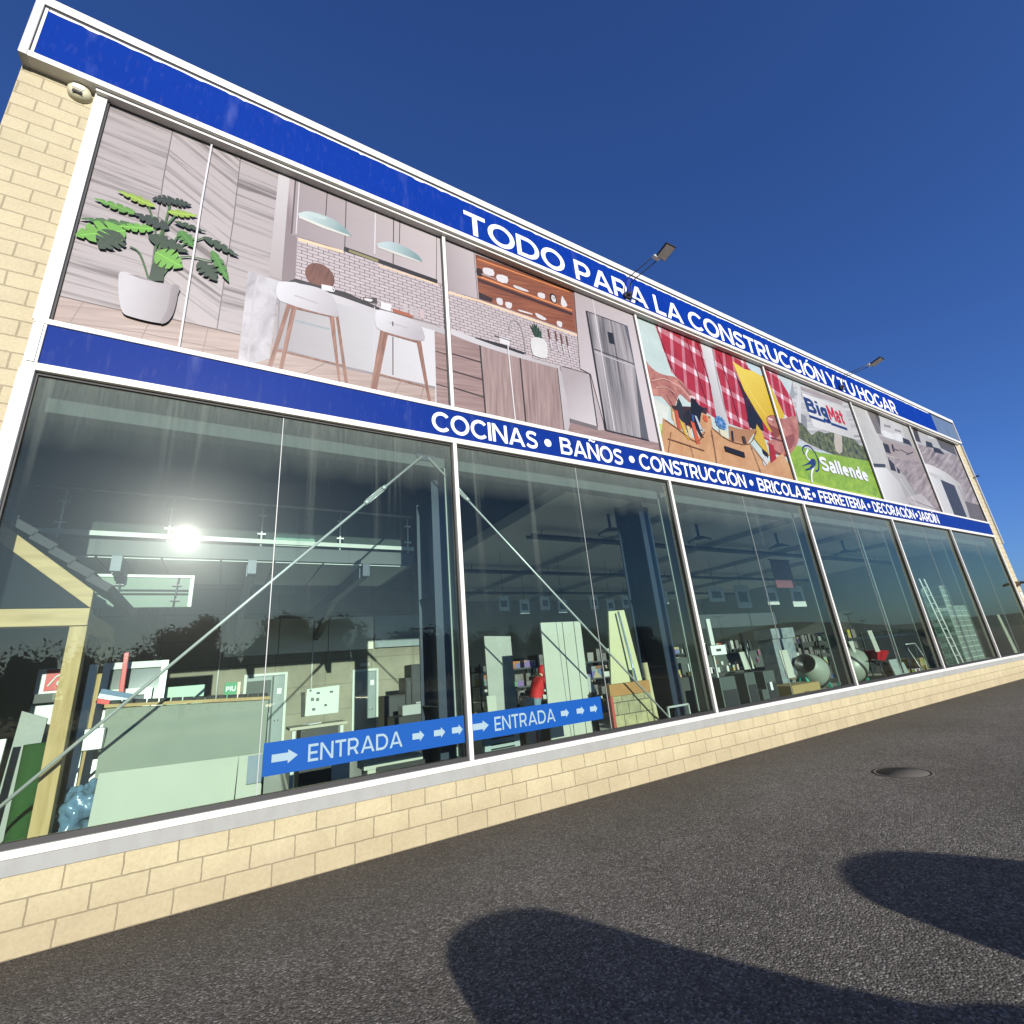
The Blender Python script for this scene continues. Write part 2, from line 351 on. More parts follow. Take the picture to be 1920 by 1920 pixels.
leafm = M('leaf_dark', (.065,.085,.038), .7, 0, .45, 1.2, spec=.2)
bark = M('bark', (.07,.055,.04), .9, 0, .3, 6, .3, 40)
def leafcloud(b, c, r, n, size, rn, core=0):
    if core:                                                        # dense heart of the crown, hidden by the leaves around it
        o0 = len(b.v); b.ball(c, r[0]*core, r[1]*core, r[2]*core, 16, 10)
        for i in range(o0, len(b.v)):
            p = Vector(b.v[i]); q = Vector(c); k = 1+.35*noise.noise(p*.9)+.15*noise.noise(p*2.3); b.v[i] = tuple(q+(p-q)*k)
    for _ in range(n):
        d = Vector((rn.gauss(0,1),rn.gauss(0,1),rn.gauss(0,1))).normalized()*(rn.random()**.45)
        p = Vector((c[0]+d.x*r[0], c[1]+d.y*r[1], c[2]+d.z*r[2]))
        u = Vector((rn.gauss(0,1),rn.gauss(0,1),rn.gauss(0,1))).normalized(); w = u.orthogonal().normalized()
        s = size*rn.uniform(.6,1.4)
        b.add([p-u*s, p+w*s*.5, p+u*s, p-w*s*.5], [(0,1,2,3)])
def tree(label, x, y, h, w, seed, group):
    rn = random.Random(seed); t = thing('car_park_tree', label, 'tree', (x,y,0), group)
    tr = B(); tr.tube([(x,y,-.1),(x+.05,y,h*.25),(x-.05,y+.1,h*.5),(x,y,h*.8)], [.22,.17,.11,.03])
    cr = B()
    for k in range(9):
        a = k*2.4; c = (x+math.cos(a)*w*.30*rn.uniform(.5,1.2), y+math.sin(a)*w*.3, h*rn.uniform(.42,.82))
        tr.tube([(x,y,h*.35),((x+c[0])/2,(y+c[1])/2,(h*.35+c[2])/2+.2),c], [.09,.06,.02], 6)
        leafcloud(cr, c, (w*.27,w*.27,h*.17), 520, .15, rn, .62)
    obj('trunk', tr, bark, t); cr.keepn = True; obj('crown', cr, leafm, t); return t
tree('tall dense evergreen tree mirrored dark in the left pane', -1.0, -40, 9.0, 4.6, 3, 'trees across the car park')
tree('broad rounded tree mirrored in the middle of the left pane', 8.0, -50, 9.8, 11.0, 4, 'trees across the car park')
tree('bushy tree mirrored beside the first steel column', 20.5, -52, 8.2, 6.5, 5, 'trees across the car park')
tree('pointed tree mirrored over the second bay of panes', 42, -44, 6.6, 4.2, 6, 'trees across the car park')
tree('low wide tree mirrored next to the second steel column', 52, -46, 6.4, 7.5, 8, 'trees across the car park')
tl = B(); rn = random.Random(11); tl.keepn = True
for i in range(190):
    x = -70+i*1.45; hh = 8.3+1.5*noise.noise((i*.11,0,5))+rn.uniform(-1.0,1.3)
    if x > 45: hh *= max(.36, 1-(x-45)/55)
    leafcloud(tl, (x,-62+rn.uniform(-3,3),hh*.5), (1.7,2,hh*.5), 400, .22, rn, .62)
o = obj('treeline', tl, leafm); o['kind'] = 'stuff'; tag(o, 'dark belt of trees closing off the far side of the car park', 'treeline')

def street_lamp(label, x, y, h):
    t = thing('street_lamp', label, 'street lamp', (x,y,0), 'street lamps in the car park')
    b = B(); b.tube([(x,y,0),(x,y,h)], [.08,.05]); obj('pole', b, dark, t)
    for s in (-1,1):
        b = B(); b.obox((x+s*.5,y,h+.05),(.42,0,.04*s),(0,.18,0),(0,0,.06)); b.tube([(x,y,h-.05),(x+s*.3,y,h+.03)],.03)
        obj('lamp_head', b, dark, t)
street_lamp('dark twin-head street lamp mirrored beside the first column', 14.5, -30, 5.4)
street_lamp('dark twin-head street lamp mirrored above the white price stand', 50.5, -30, 5.5)
street_lamp('tall twin-head street lamp mirrored above the red wheelbarrows', 80, -30, 5.2)
street_lamp('small distant street lamp mirrored right of a taller one', 118, -45, 5.1)

# ------------------------------------------------------------------ the shop building
XL, XR = -1.59, 28.85
MX = [-.74, 4.03, 8.84, 13.87, 18.87, 23.47, 28.05]
Z_SILL, Z_GB, Z_GT, Z_BB, Z_BT, Z_PB, Z_PT = .58, .80, 5.22, 5.31, 5.80, 5.87, 9.52
shop = thing('shop_building', 'long glass-fronted hardware shop of cream blockwork', 'building', (0,0,0))
up_wall = block_wall('split_face_block', (.372,.327,.222), (.245,.21,.143), .40, .20, .03, 0, .010, .55)
low_wall = block_wall('smooth_cream_block', (.362,.316,.203), (.20,.17,.11), .40, .20, 0, 0, .007, .25)
b = B(); b.box(XL,-.86,0,.30,Z_SILL,9.62); b.box(XL,XL+.3,.3,24,0,9.62); obj('end_wall', b, up_wall, shop)
b = B(); b.box(28.12,XR,0,.30,Z_SILL,9.62); b.box(XR-.3,XR,.3,24,0,9.62); obj('end_wall', b, up_wall, shop)
b = B(); b.box(XL-.002,XR+.002,-.012,.28,-.2,Z_SILL); obj('plinth_wall', b, low_wall, shop)
b = B(); b.box(-.86,28.12,-.035,.30,Z_SILL,.705); obj('window_sill', b, sillm, shop, .006)
b = B(); b.box(-.86,28.12,-.05,.12,.708,.772); obj('bottom_rail', b, white, shop, .006)
b = B(); b.box(-.86,28.12,-.05,.12,Z_GT,Z_BB-.002); obj('transom', b, white, shop, .006)
b = B(); b.box(-.86,28.12,-.05,.12,Z_BT+.002,Z_PB); obj('transom', b, white, shop, .006)
b = B(); b.box(-.86,28.12,-.115,.0,9.43,9.535); obj('transom', b, white, shop, .006)
b = B(); b.box(-.87,-.745,-.055,.12,Z_BT+.03,9.61); b.box(-.835,-.77,-.058,-.055,Z_BB,Z_BT)
for z in (6.35,7.3,8.3): b.tube([(-.80,-.057,z),(-.80,-.05,z)], .012)
b.mi = 0; obj('jamb', b, white, shop, .006)
b = B(); b.box(-.86,-.745,-.045,.12,Z_BB,Z_BT); obj('jamb', b, greyalu, shop, .006)
b = B(); b.box(-.87,-.745,-.055,.12,.774,Z_GT-.002); obj('jamb', b, white, shop, .006)
b = B(); b.box(28.05,28.12,-.04,.12,.774,Z_GT-.002); b.box(28.05,28.12,-.04,.12,Z_PB+.002,Z_PT); obj('jamb', b, white, shop, .006)
for x in MX[1:6]:
    b = B(); b.box(x-.03,x+.03,-.052,.13,.774,Z_GT-.002); obj('mullion', b, white, shop, .005)
    b = B(); b.box(x-.03,x+.03,-.052,.13,Z_PB+.002,Z_PT+.013); obj('mullion', b, white, shop, .005)

def glass():
    a = N('window_glass'); t = a.t
    tr = a.n('BsdfTransparent'); tr.inputs[0].default_value = (.90,.965,.935,1)
    gl = a.n('BsdfGlossy'); gl.inputs['Roughness'].default_value = 0.0; gl.inputs[0].default_value = (.95,.90,.64,1)
    gl2 = a.n('BsdfGlossy'); gl2.inputs['Roughness'].default_value = .075
    lw = a.n('LayerWeight', Blend=.5)
    f = a.math('ADD', a.math('MULTIPLY', a.math('POWER', lw.outputs['Facing'], 4.0), .95), .030)
    m1 = a.n('MixShader'); a.set(m1.inputs[0], f); a.set(m1.inputs[1], tr.outputs[0]); a.set(m1.inputs[2], gl.outputs[0])
    m2 = a.n('MixShader'); m2.inputs[0].default_value = .00028; a.set(m2.inputs[1], m1.outputs[0]); a.set(m2.inputs[2], gl2.outputs[0])
    gl3 = a.n('BsdfGlossy'); gl3.inputs['Roughness'].default_value = .22
    m4 = a.n('MixShader'); m4.inputs[0].default_value = .0015; a.set(m4.inputs[1], m2.outputs[0]); a.set(m4.inputs[2], gl3.outputs[0]); m2 = m4
    sep = a.n('SeparateXYZ'); a.set(sep.inputs[0], a.tc)                        # run-off dust under the transom, streaks and specks
    edge = a.noise(2.2, 5, a.map((1,1,.2)))
    top = a.ramp(a.math('ADD', a.math('SUBTRACT', sep.outputs[2], Z_GT-.62), a.math('MULTIPLY', edge, .45)), (.0,(0,0,0)), (.42,(.45,.45,.45)), (.95,(1,1,1)))
    fine = a.ramp(a.noise(1.0, 7, a.map((30,1,2.2)), .7), (.30,(.45,.45,.45)), (.75,(1,1,1)))
    streak = a.ramp(a.noise(1.0, 4, a.map((4.2,1,.10)), .65), (.60,(0,0,0)), (.78,(1,1,1)))
    fade = a.ramp(a.math('DIVIDE', a.math('SUBTRACT', sep.outputs[2], Z_GB), 4.4), (.35,(0,0,0)), (.95,(1,1,1)))
    spk = a.ramp(a.noise(70, 3), (.70,(0,0,0)), (.78,(1,1,1)))
    haze = a.ramp(a.noise(1.3, 6), (.35,(.2,.2,.2)), (.75,(1,1,1)))
    d = a.math('MULTIPLY', a.math('MULTIPLY', top, fine), .36)
    d = a.math('ADD', d, a.math('MULTIPLY', a.math('MULTIPLY', streak, fade), .19))
    d = a.math('ADD', d, a.math('MULTIPLY', spk, .06))
    d = a.math('ADD', d, a.math('MULTIPLY', haze, .007), True)
    df = a.n('BsdfDiffuse'); df.inputs[0].default_value = (.20,.22,.195,1)
    m3 = a.n('MixShader'); a.set(m3.inputs[0], d); a.set(m3.inputs[1], m2.outputs[0]); a.set(m3.inputs[2], df.outputs[0])
    a.set(a.out.inputs[0], m3.outputs[0]); return a.mat
glassm = glass()
jointm = M('silicone_joint', (0.28,0.294,0.294), .4, 0, .1)
for i in range(6):
    x0, x1 = MX[i]+.034, MX[i+1]-.034
    if i == 0: x0 = -.742
    if i == 5: x1 = 28.047
    b = B()
    b.box(x0,x1,-.01,.06,.775,Z_GB+.022); b.box(x0,x1,.0,.06,Z_GT-.028,Z_GT-.003)
    b.box(x0,x0+.014,.0,.06,Z_GB+.024,Z_GT-.03); b.box(x1-.014,x1,.0,.06,Z_GB+.024,Z_GT-.03)
    w = obj('window', b, gasket, shop)
    xm = (x0+x1)/2
    b = B(); b.box(xm-.004,xm+.004,.023,.037,Z_GB+.026,Z_GT-.032); obj('joint', b, jointm, w)
    for p0, p1 in ((x0+.015,xm-.005),(xm+.005,x1-.015)):
        b = B(); b.box(p0,p1,.025,.035,Z_GB+.024,Z_GT-.03); obj('pane', b, glassm, w)
# roof, gutter trim, inside shell
inner = M('interior_render', (.42,.43,.42), .8, 0, .12, 1.5)
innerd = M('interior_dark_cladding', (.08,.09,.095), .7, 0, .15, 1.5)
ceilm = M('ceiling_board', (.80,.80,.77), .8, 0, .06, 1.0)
b = B(); b.box(XL,XR,.2,24,10.2,10.4); obj('roof', b, M('roof_sheet',(.08,.085,.09),.6), shop)
b = B(); b.box(XR-.02,XR+.05,-.06,.02,5.1,9.55); b.box(XR-.03,XR+.04,-.06,.02,5.0,5.1); obj('corner_trim', b, zinc, shop, .005)
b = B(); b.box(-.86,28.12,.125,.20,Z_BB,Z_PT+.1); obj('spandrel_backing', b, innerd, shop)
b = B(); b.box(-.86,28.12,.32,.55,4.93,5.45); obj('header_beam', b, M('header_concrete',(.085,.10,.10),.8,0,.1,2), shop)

# ------------------------------------------------------------------ fascia and band signs
YF = -.15
fas = thing('fascia_sign', 'long royal blue roof fascia reading TODO PARA LA CONSTRUCCIÓN Y TU HOGAR', 'sign', (0,YF,9.48))
FR = 28.38
b = B(); b.box(XL+.10,26.0,YF,.05,9.57,10.44); obj('panel', b, bluef, fas)
b = B(); b.box(26.002,FR-.02,YF+.004,.05,9.57,10.44); obj('panel', b, M('bare_grey_fascia',(0.13,0.176,0.234),.25,.35,.15,2,dirt=.3), fas)
b = B(); b.box(XL,FR,YF-.025,.2,10.49,10.64); obj('top_trim', b, white, fas, .008)
b = B(); b.box(XL+.13,FR-.02,YF-.004,YF+.01,10.455,10.488); obj('shadow_gap', b, gasket, fas)
b = B(); b.box(XL+.02,FR,YF-.02,.2,9.475,9.57); obj('bottom_trim', b, white, fas, .006)
b = B(); b.box(XL,XL+.085,YF-.03,.2,9.47,10.66); obj('end_post', b, greyalu, fas, .008)
b = B(); b.box(XL+.095,XL+.125,YF-.01,.0,9.571,10.45); obj('end_post', b, white, fas)
b = B(); b.box(FR-.018,FR+.03,YF-.03,.2,9.47,10.66); obj('end_post', b, white, fas, .006)
b = B(); x = XL+.13; rn = random.Random(5)                                       # torn white film edge
up, lo = [], []
while x < 25.8:
    up.append((x,YF-.003,10.458)); lo.append((x,YF-.003,10.425-rn.random()**3*.03)); x += rn.uniform(.03,.12)
b.add(up+lo, [(i,i+1,len(up)+i+1,len(up)+i) for i in range(len(up)-1)]); obj('torn_film_edge', b, letterw, fas)
t = T(); zb, cp = 9.635, .545
ends = [('TODO', [(4.426,10.114),(6.782,9.958)]), ('PARA', [(7.057,10.160),(9.229,9.603)]), ('LA', [[(9.479,10.133)][0], [(10.475,9.601)][0]]),
        ('CONSTRUCCIÓN', [(10.707,9.819),(17.269,9.770)]), ('Y', [(17.442,10.104),(18.048,10.088)]), ('TU', [(18.171,10.121),(19.240,9.817)]), ('HOGAR', [(19.456,10.085),(22.384,9.665)])]
for wd, (p, q) in ends: t.word(wd, p[0], q[0], zb, cp, YF, .195)
obj('lettering', t.b, letterw, fas)

bnd = thing('band_sign', 'lower dark blue band sign listing COCINAS, BAÑOS and other departments', 'sign', (0,-.03,5.3))
b = B(); b.box(-.74,28.12,-.03,.12,Z_BB,Z_BT); obj('panel', b, blueb, bnd)
t = T(); zb, cp = 5.385, .335
ends = [('COCINAS', [(3.671,5.471),(5.621,5.471)]), ('BAÑOS', [(6.114,5.614),(7.625,5.508)]), ('CONSTRUCCIÓN', [(8.072,5.501),(11.541,5.426)]),
        ('BRICOLAJE', [[(12.040,5.575)][0], [(14.406,5.468)][0]]), ('FERRETERIA', [(14.818,5.552),(17.425,5.481)]), ('DECORACIÓN', [(17.874,5.590),(20.758,5.501)]), ('JARDÍN', [(21.083,5.530),(22.748,5.427)])]
for wd, (p, q) in ends: t.word(wd, p[0], q[0], zb, cp, -.03, .19)
for p in [(5.844,5.483),(7.867,5.479)] + [(11.775,5.470)] + [(14.553,5.445),(17.613,5.453),(20.945,5.489)]: t.dot(p[0], zb+.165, .075, -.03)
obj('lettering', t.b, letterw, bnd)
# ------------------------------------------------------------------ printed posters of the upper storey
def clip(poly, x0, x1, z0, z1):
    for ax, lim, sg in ((0,x0,1),(0,x1,-1),(1,z0,1),(1,z1,-1)):
        out = []
        for i in range(len(poly)):
            p, q = poly[i-1], poly[i]; a, c = (p[ax]-lim)*sg, (q[ax]-lim)*sg
            if (a >= 0) != (c >= 0):
                k = a/(a-c); out.append(tuple(p[j]+(q[j]-p[j])*k for j in (0,1)))
            if c >= 0: out.append(q)
        poly = out
        if len(poly) < 3: return []
    return poly
class Poster:
    def __init__(s, i, label, base):
        s.x0, s.x1 = MX[i]+.032, MX[i+1]-.032
        if i == 0: s.x0 = -.744
        if i == 5: s.x1 = 28.049
        s.z0, s.z1 = Z_PB+.002, Z_PT+.014; s.b = B(); s.mats = []; s.k = 0; s.label = label
        s.b.mi = s.slot(base); s.b.box(s.x0,s.x1,.012,.12,s.z0,s.z1)
        s.b.mi = s.slot(gasket)
        g = .018
        for q in ((s.x0,s.x0+g,s.z0,s.z1),(s.x1-g,s.x1,s.z0,s.z1),(s.x0+g,s.x1-g,s.z1-g-.03,s.z1)): s.b.box(q[0],q[1],-.02,.0119,q[2],q[3])
        s.bb = (s.x0+g, s.x1-g, s.z0, s.z1-g-.03)
    def slot(s, m):
        if isinstance(m, tuple): m = C(*m)
        if m not in s.mats: s.mats.append(m)
        return s.mats.index(m)
    def p(s, m, pts, sm=0):
        if sm: pts = smooth(pts, sm)
        pts = clip(list(pts), *s.bb)
        if len(pts) < 3: return
        s.b.mi = s.slot(m); y = .0115-.00022*s.k; s.k += 1
        s.b.add([(x,y,z) for x,z in pts], [list(range(len(pts)))])
    def tone(s, c1, c2, pq):
        ox, oz = (s.x0+s.x1)/2, s.z0
        return G(c1, c2, [(x-ox, z-oz) for x, z in pq])
    def l(s, m, pts, w, sm=0):
        """a printed line of width w"""
        if sm: pts = smooth(pts, sm, False)
        for i in range(len(pts)-1):
            (a,c),(d,e) = pts[i],pts[i+1]; q = math.hypot(d-a,e-c) or 1; nx, nz = -(e-c)/q*w/2, (d-a)/q*w/2
            s.p(m, [(a+nx,c+nz),(d+nx,e+nz),(d-nx,e-nz),(a-nx,c-nz)])
    def text(s, m, f):
        t = T(); t.k = 0; f(t); o = len(s.b.v)
        s.b.mi = s.slot(m); y0 = .0115-.00022*s.k; s.k += 4
        for fc in t.b.f:
            s.b.add([(t.b.v[i][0], y0+(t.b.v[i][1]-.0)*.1, t.b.v[i][2]) for i in fc], [list(range(len(fc)))])
    def done(s):
        s.b.keepn = True
        o = obj('facade_poster', s.b, s.mats, loc=((s.x0+s.x1)/2,0,s.z0)); return tag(o, s.label, 'poster', 'printed posters between the two blue bands')
GW = (60,52,50)
woodA = grain('print_wood_wall_level', (118,106,102), (187,175,169), -2, 11, .42, .34, .50)
woodB = grain('print_wood_wall_diagonal', (120,108,104), (191,179,173), -32, 11, .42, .34, .50)
floorw = grain('print_floor_boards', (160,136,122), (205,182,166), 12, 14, .8, .3, .7)
brownw = grain('print_stool_wood', (128,84,66), (176,128,106), 80, 20, 2)
marble = grain('print_marble', (150,144,142), (206,200,198), 60, 3, 2.2, .25, .6)
oak = grain('print_oak_doors', (138,112,104), (186,160,150), 86, 18, .9, .3, .72)
oakh = grain('print_oak_drawers', (135,106,98), (182,152,142), 8, 18, .9, .3, .72)
shelfw = grain('print_shelf_wood', (112,58,36), (176,104,66), 12, 20, 1, .3, .75)
tile = tiles('print_metro_tiles', (206,190,186), (92,80,80), .155, .062, 2, .085)
fridge = grain('print_fridge_door', (92,88,88), (196,186,182), 88, 7, .25, .3, .66)
board = grain('print_round_board', (92,52,42), (138,88,70), 75, 12, 2)

P = Poster(0, 'kitchen poster with large potted green plant and two bar stools', woodA)
P.p(woodB, [(-0.041,9.453),(0.793,9.484),(0.806,8.249),(0.779,6.308),(0.305,6.296),(0.066,6.299),(-0.039,8.277)])
P.l((120,110,108), [(-0.041,9.453),(-0.039,8.517),(-0.016,7.810),(0.047,6.293)], .012); P.l((120,110,108), [(0.793,9.484),(0.806,8.249),(0.779,6.308)], .012)
P.p(floorw, [(-0.804,6.226),(-0.192,6.239),(0.346,6.295),(0.779,6.308),(1.038,6.295),(1.514,6.295),(2.881,6.260),(2.881,5.407),(-0.724,5.635)])
P.l((110,92,84), [(-0.722,6.236),(-0.192,6.239),(0.347,6.287),(0.780,6.293),(1.038,6.295)], .018)
for q in ([(-0.519,6.254),(-0.608,5.833)], [(0.110,6.256),(0.030,5.823)], [(0.684,6.276),(0.660,5.873)]): P.l((150,128,116), q, .008)
P.l((150,128,116), [(-0.718,5.902),(0.027,5.993),(1.038,6.019)], .008)
P.p(P.tone((214,206,200),(186,174,168),[(1.326,9.283),(1.324,7.403)]), [(1.311,9.531),(1.464,9.530),(1.470,7.378),(1.302,7.393)])                  # white pillar
P.p(P.tone((150,134,132),(190,174,170),[(1.482,8.747),(1.607,8.784)]), [(1.464,9.530),(1.569,9.529),(1.564,8.307),(1.633,8.253),(1.645,7.430),(1.470,7.378)])  # recess side
P.p(P.tone((170,156,153),(206,192,186),[(1.608,8.754),(3.940,9.215)]), [(1.542,9.545),(4.385,9.726),(4.308,8.374),(3.975,8.355),(2.319,8.327),(1.549,8.284)])  # wall units
P.l((96,84,84), [(1.549,9.484),(1.552,8.301)], .022); P.l((222,212,208), [(1.604,9.484),(1.613,8.331)], .016)
P.l((96,84,84), [(2.321,9.474),(2.322,8.390)], .016); P.l((226,218,214), [(2.805,9.506),(2.794,8.487)], .02); P.l((96,84,84), [(3.121,9.468),(3.104,8.421)], .018)
P.l((96,84,84), [(3.922,9.493),(3.871,8.362)], .012); P.l((150,136,134), [(1.604,9.484),(4.013,9.575)], .014)
P.p(tile, [(1.645,8.273),(2.307,8.331),(3.875,8.314),(4.306,8.340),(4.246,7.281),(3.840,7.423),(2.854,7.398),(1.645,7.430)])
P.l((248,214,170), [(1.647,8.238),(2.303,8.295)], .055); P.l((240,206,168), [(2.853,8.277),(3.903,8.309)], .04)
P.p((40,36,36), [(2.310,8.415),(3.893,8.411),(3.889,8.320),(2.307,8.322)]); P.p((150,140,90), [(2.387,8.390),(2.853,8.387),(2.853,8.333),(2.388,8.338)])
for q in ([(2.024,9.537),(2.017,8.912)], [(3.234,9.511),(3.215,8.917)]): P.l((40,36,36), q, .012)
P.p(P.tone((206,218,210),(142,166,160),[(1.735,8.791),(2.299,8.677)]), [(1.632,8.705),(1.666,8.791),(1.775,8.869),(1.950,8.901),(2.132,8.893),(2.296,8.818),(2.380,8.733),(2.404,8.682),(2.003,8.668)], 4); P.p((226,222,206), [(1.632,8.705),(2.003,8.689),(2.404,8.682),(2.370,8.648),(1.994,8.631),(1.638,8.662)])
P.p(P.tone((196,210,204),(132,158,154),[(2.928,8.761),(3.529,8.679)]), [(2.840,8.686),(2.903,8.782),(3.069,8.879),(3.292,8.887),(3.479,8.840),(3.572,8.783),(3.597,8.683),(3.210,8.681)], 4); P.p((222,218,204), [(2.840,8.680),(3.210,8.698),(3.597,8.683),(3.555,8.657),(3.196,8.639),(2.853,8.643)])
P.p((202,214,206), [(1.713,8.795),(1.885,8.872),(2.042,8.855),(1.910,8.785)], 3)
P.p(board, [( [(1.979,7.669)][0][0]+.21*math.cos(k*.314), [(1.979,7.669)][0][1]+.24*math.sin(k*.314)) for k in range(20)])
P.p((48,42,42), [(1.642,7.478),(1.960,7.491),(2.348,7.521),(2.878,7.421),(2.878,7.363),(2.307,7.404),(1.557,7.393)])
P.p((236,230,226), [(2.005,7.529),(2.150,7.549),(2.175,7.451),(2.009,7.427)]); P.l((236,230,226), [(2.162,7.526),(2.190,7.514),(2.187,7.470),(2.164,7.452)], .014)
P.p((70,60,56), [(2.620,7.527),(2.830,7.595),(2.842,7.481),(2.621,7.454)]); P.p((235,228,222), [(2.643,7.516),(2.760,7.537),(2.736,7.484),(2.648,7.480)], 3)
P.p((238,232,228), [(2.890,7.544),(3.072,7.554),(3.046,7.410),(2.902,7.409)]); P.p((176,96,66), [(3.083,7.483),(3.421,7.488),(3.420,7.412),(3.095,7.413)])
for x in (1275,1320,1365,1390): P.p((198+(x%3)*14,186,182), [[(3.259,7.609)][0], [(3.335,7.623)][0], [(3.340,7.488)][0], [(3.249,7.479)][0]] if x == 1275 else ([[(3.373,7.638)][0], [(3.430,7.644)][0], [(3.434,7.462)][0], [(3.370,7.469)][0]] if x == 1320 else ([[(3.463,7.625)][0], [(3.515,7.633)][0], [(3.510,7.444)][0], [(3.459,7.447)][0]] if x == 1365 else [[(3.549,7.627)][0], [(3.617,7.627)][0], [(3.612,7.459)][0], [(3.544,7.456)][0]])))
P.p(P.tone((222,216,212),(192,184,180),[(1.465,7.300),(3.810,7.351)]), [(1.424,7.337),(1.646,7.416),(2.307,7.404),(2.878,7.363),(3.838,7.392),(4.251,7.377),(4.245,7.275),(3.793,7.269),(1.431,7.219)])     # worktop
P.p(P.tone((178,172,168),(222,217,213),[(1.587,6.190),(3.582,6.801)]), [(1.430,7.245),(3.802,7.288),(3.769,5.343),(2.403,5.083),(1.430,5.787),(1.443,7.026)])                                # white unit front
P.p(marble, [(1.050,7.370),(1.434,7.341),(1.432,7.048),(1.405,6.026),(1.163,5.851),(1.050,5.891)]); P.l((200,194,190), [(1.179,7.314),(1.150,6.912),(1.158,5.872)], .03)
P.l((150,140,138), [(1.462,7.033),(1.478,6.451)], .02); P.l((160,168,166), [(1.680,6.749),(2.143,6.752)], .035)
P.l((120,108,104), [(3.084,6.930),(3.078,6.224)], .02); P.l((218,212,208), [(2.795,7.405),(2.789,6.237)], .014)
P.p(floorw, [(1.493,6.221),(2.357,6.180),(3.763,6.145),(3.732,5.336),(1.124,5.703),(1.163,5.851),(1.405,6.026)]); P.l((150,140,138), [(1.493,6.209),(2.379,6.161),(3.764,6.173)], .045)
for q in ([(2.092,6.142),(1.810,5.879)], [(3.201,6.149),(3.082,5.869)], [(3.562,6.121),(3.506,5.865)]): P.l((140,116,104), q, .01)
P.p(oakh, [(3.793,7.269),(4.245,7.275),(4.139,5.414),(3.769,5.343)])
for q in ([(3.792,6.880),(4.222,6.861)], [(3.787,6.559),(4.204,6.545)], [(3.780,6.246),(4.186,6.222)]): P.l((70,52,48), q, .022)
def stool(legs, rails, seat, shade):
    for q in legs: P.p(brownw, q)
    for q, w in rails: P.l(brownw, q, w)
    P.p(P.tone((228,223,220),(190,182,180),[seat[1],seat[6]]), seat, 4); P.l((196,188,186), shade, .03)
stool(([(1.560,6.992),(1.618,7.001),(1.438,5.878),(1.385,5.867)], [(1.621,6.949),(1.684,6.933),(1.569,5.872),(1.523,5.871)], [(2.129,7.003),(2.198,7.015),(2.319,5.875),(2.293,5.873)], [(2.220,7.017),(2.262,7.016),(2.427,5.870),(2.381,5.866)]),
      (([(1.582,6.961),(2.146,6.996)], .05),([(1.467,6.182),(2.337,6.182)], .03)), [(1.419,7.268),(1.501,7.348),(1.676,7.402),(1.962,7.436),(2.156,7.373),(2.237,7.166),(2.262,7.024),(2.125,6.993),(1.857,6.984),(1.599,6.994),(1.439,7.037)], [(1.648,7.172),(1.973,7.150)])
stool(([(2.890,7.007),(2.972,7.012),(2.795,5.870),(2.734,5.870)], [(2.953,6.958),(3.008,6.962),(2.830,5.874),(2.795,5.875)], [(3.466,6.997),(3.542,7.007),(3.683,5.866),(3.638,5.869)], [(3.516,6.955),(3.551,6.960),(3.678,5.878),(3.653,5.878)]),
      (([(2.913,6.972),(3.498,6.964)], .05),([(2.822,6.180),(3.637,6.140)], .03)), [(2.812,7.295),(2.878,7.371),(3.144,7.387),(3.393,7.372),(3.558,7.280),(3.610,7.044),(3.435,6.981),(3.139,6.977),(2.878,6.989),(2.813,7.066)], [(3.021,7.181),(3.339,7.175)])
P.l((60,50,48), [(3.081,7.217),(3.083,7.131)], .02)
# plant
def leaf(pts, c): P.p(c, pts, 3)
DG, MG, LG, YG = (34,62,34), (70,130,44), (112,176,56), (150,178,60)
for q in ([(0.018,6.769),(-0.116,7.123),(-0.223,7.185)], [(0.046,6.781),(0.003,7.477),(-0.138,7.952)], [(0.075,6.793),(0.061,7.338),(0.086,8.042)], [(0.104,6.806),(0.228,7.351),(0.523,7.701)], [(0.123,6.814),(0.283,7.242),(0.627,7.331)], [(0.056,6.785),(0.030,7.423),(0.166,7.907)], [(0.119,6.844),(0.155,7.249),(0.241,7.630)]): P.l((62,104,44), q, .022, 4)
P.p(DG, [(0.021,6.992),(0.077,7.115),(0.149,7.033),(0.162,6.792),(0.015,6.743)])
def monstera(p, q, w, c, seed):
    """split leaf from stalk end p to tip q"""
    rn = random.Random(seed); L = math.hypot(q[0]-p[0], q[1]-p[1]); dx, dz = (q[0]-p[0])/L, (q[1]-p[1])/L; w *= .0026; sides = []
    for sgn in (1,-1):
        o = []
        for i in range(25):
            t = i/24; e = (math.sin(math.pi*min(1,t**.75))**.8)*w/2*(1.15-.3*t)
            if 4 < i < 22 and i % 5 == (0 if sgn > 0 else 2): e *= rn.uniform(.22,.5)
            o.append((p[0]+dx*L*(t+.05*(e*2/w))-dz*e*sgn, p[1]+dz*L*(t+.05*(e*2/w))+dx*e*sgn))
        sides.append(o)
    P.p(c, sides[0]+sides[1][::-1][1:-1]); d = tuple(min(255,int(v*1.35)) for v in c); P.l(d, [p, (p[0]+dx*L*.9, p[1]+dz*L*.9)], .008)
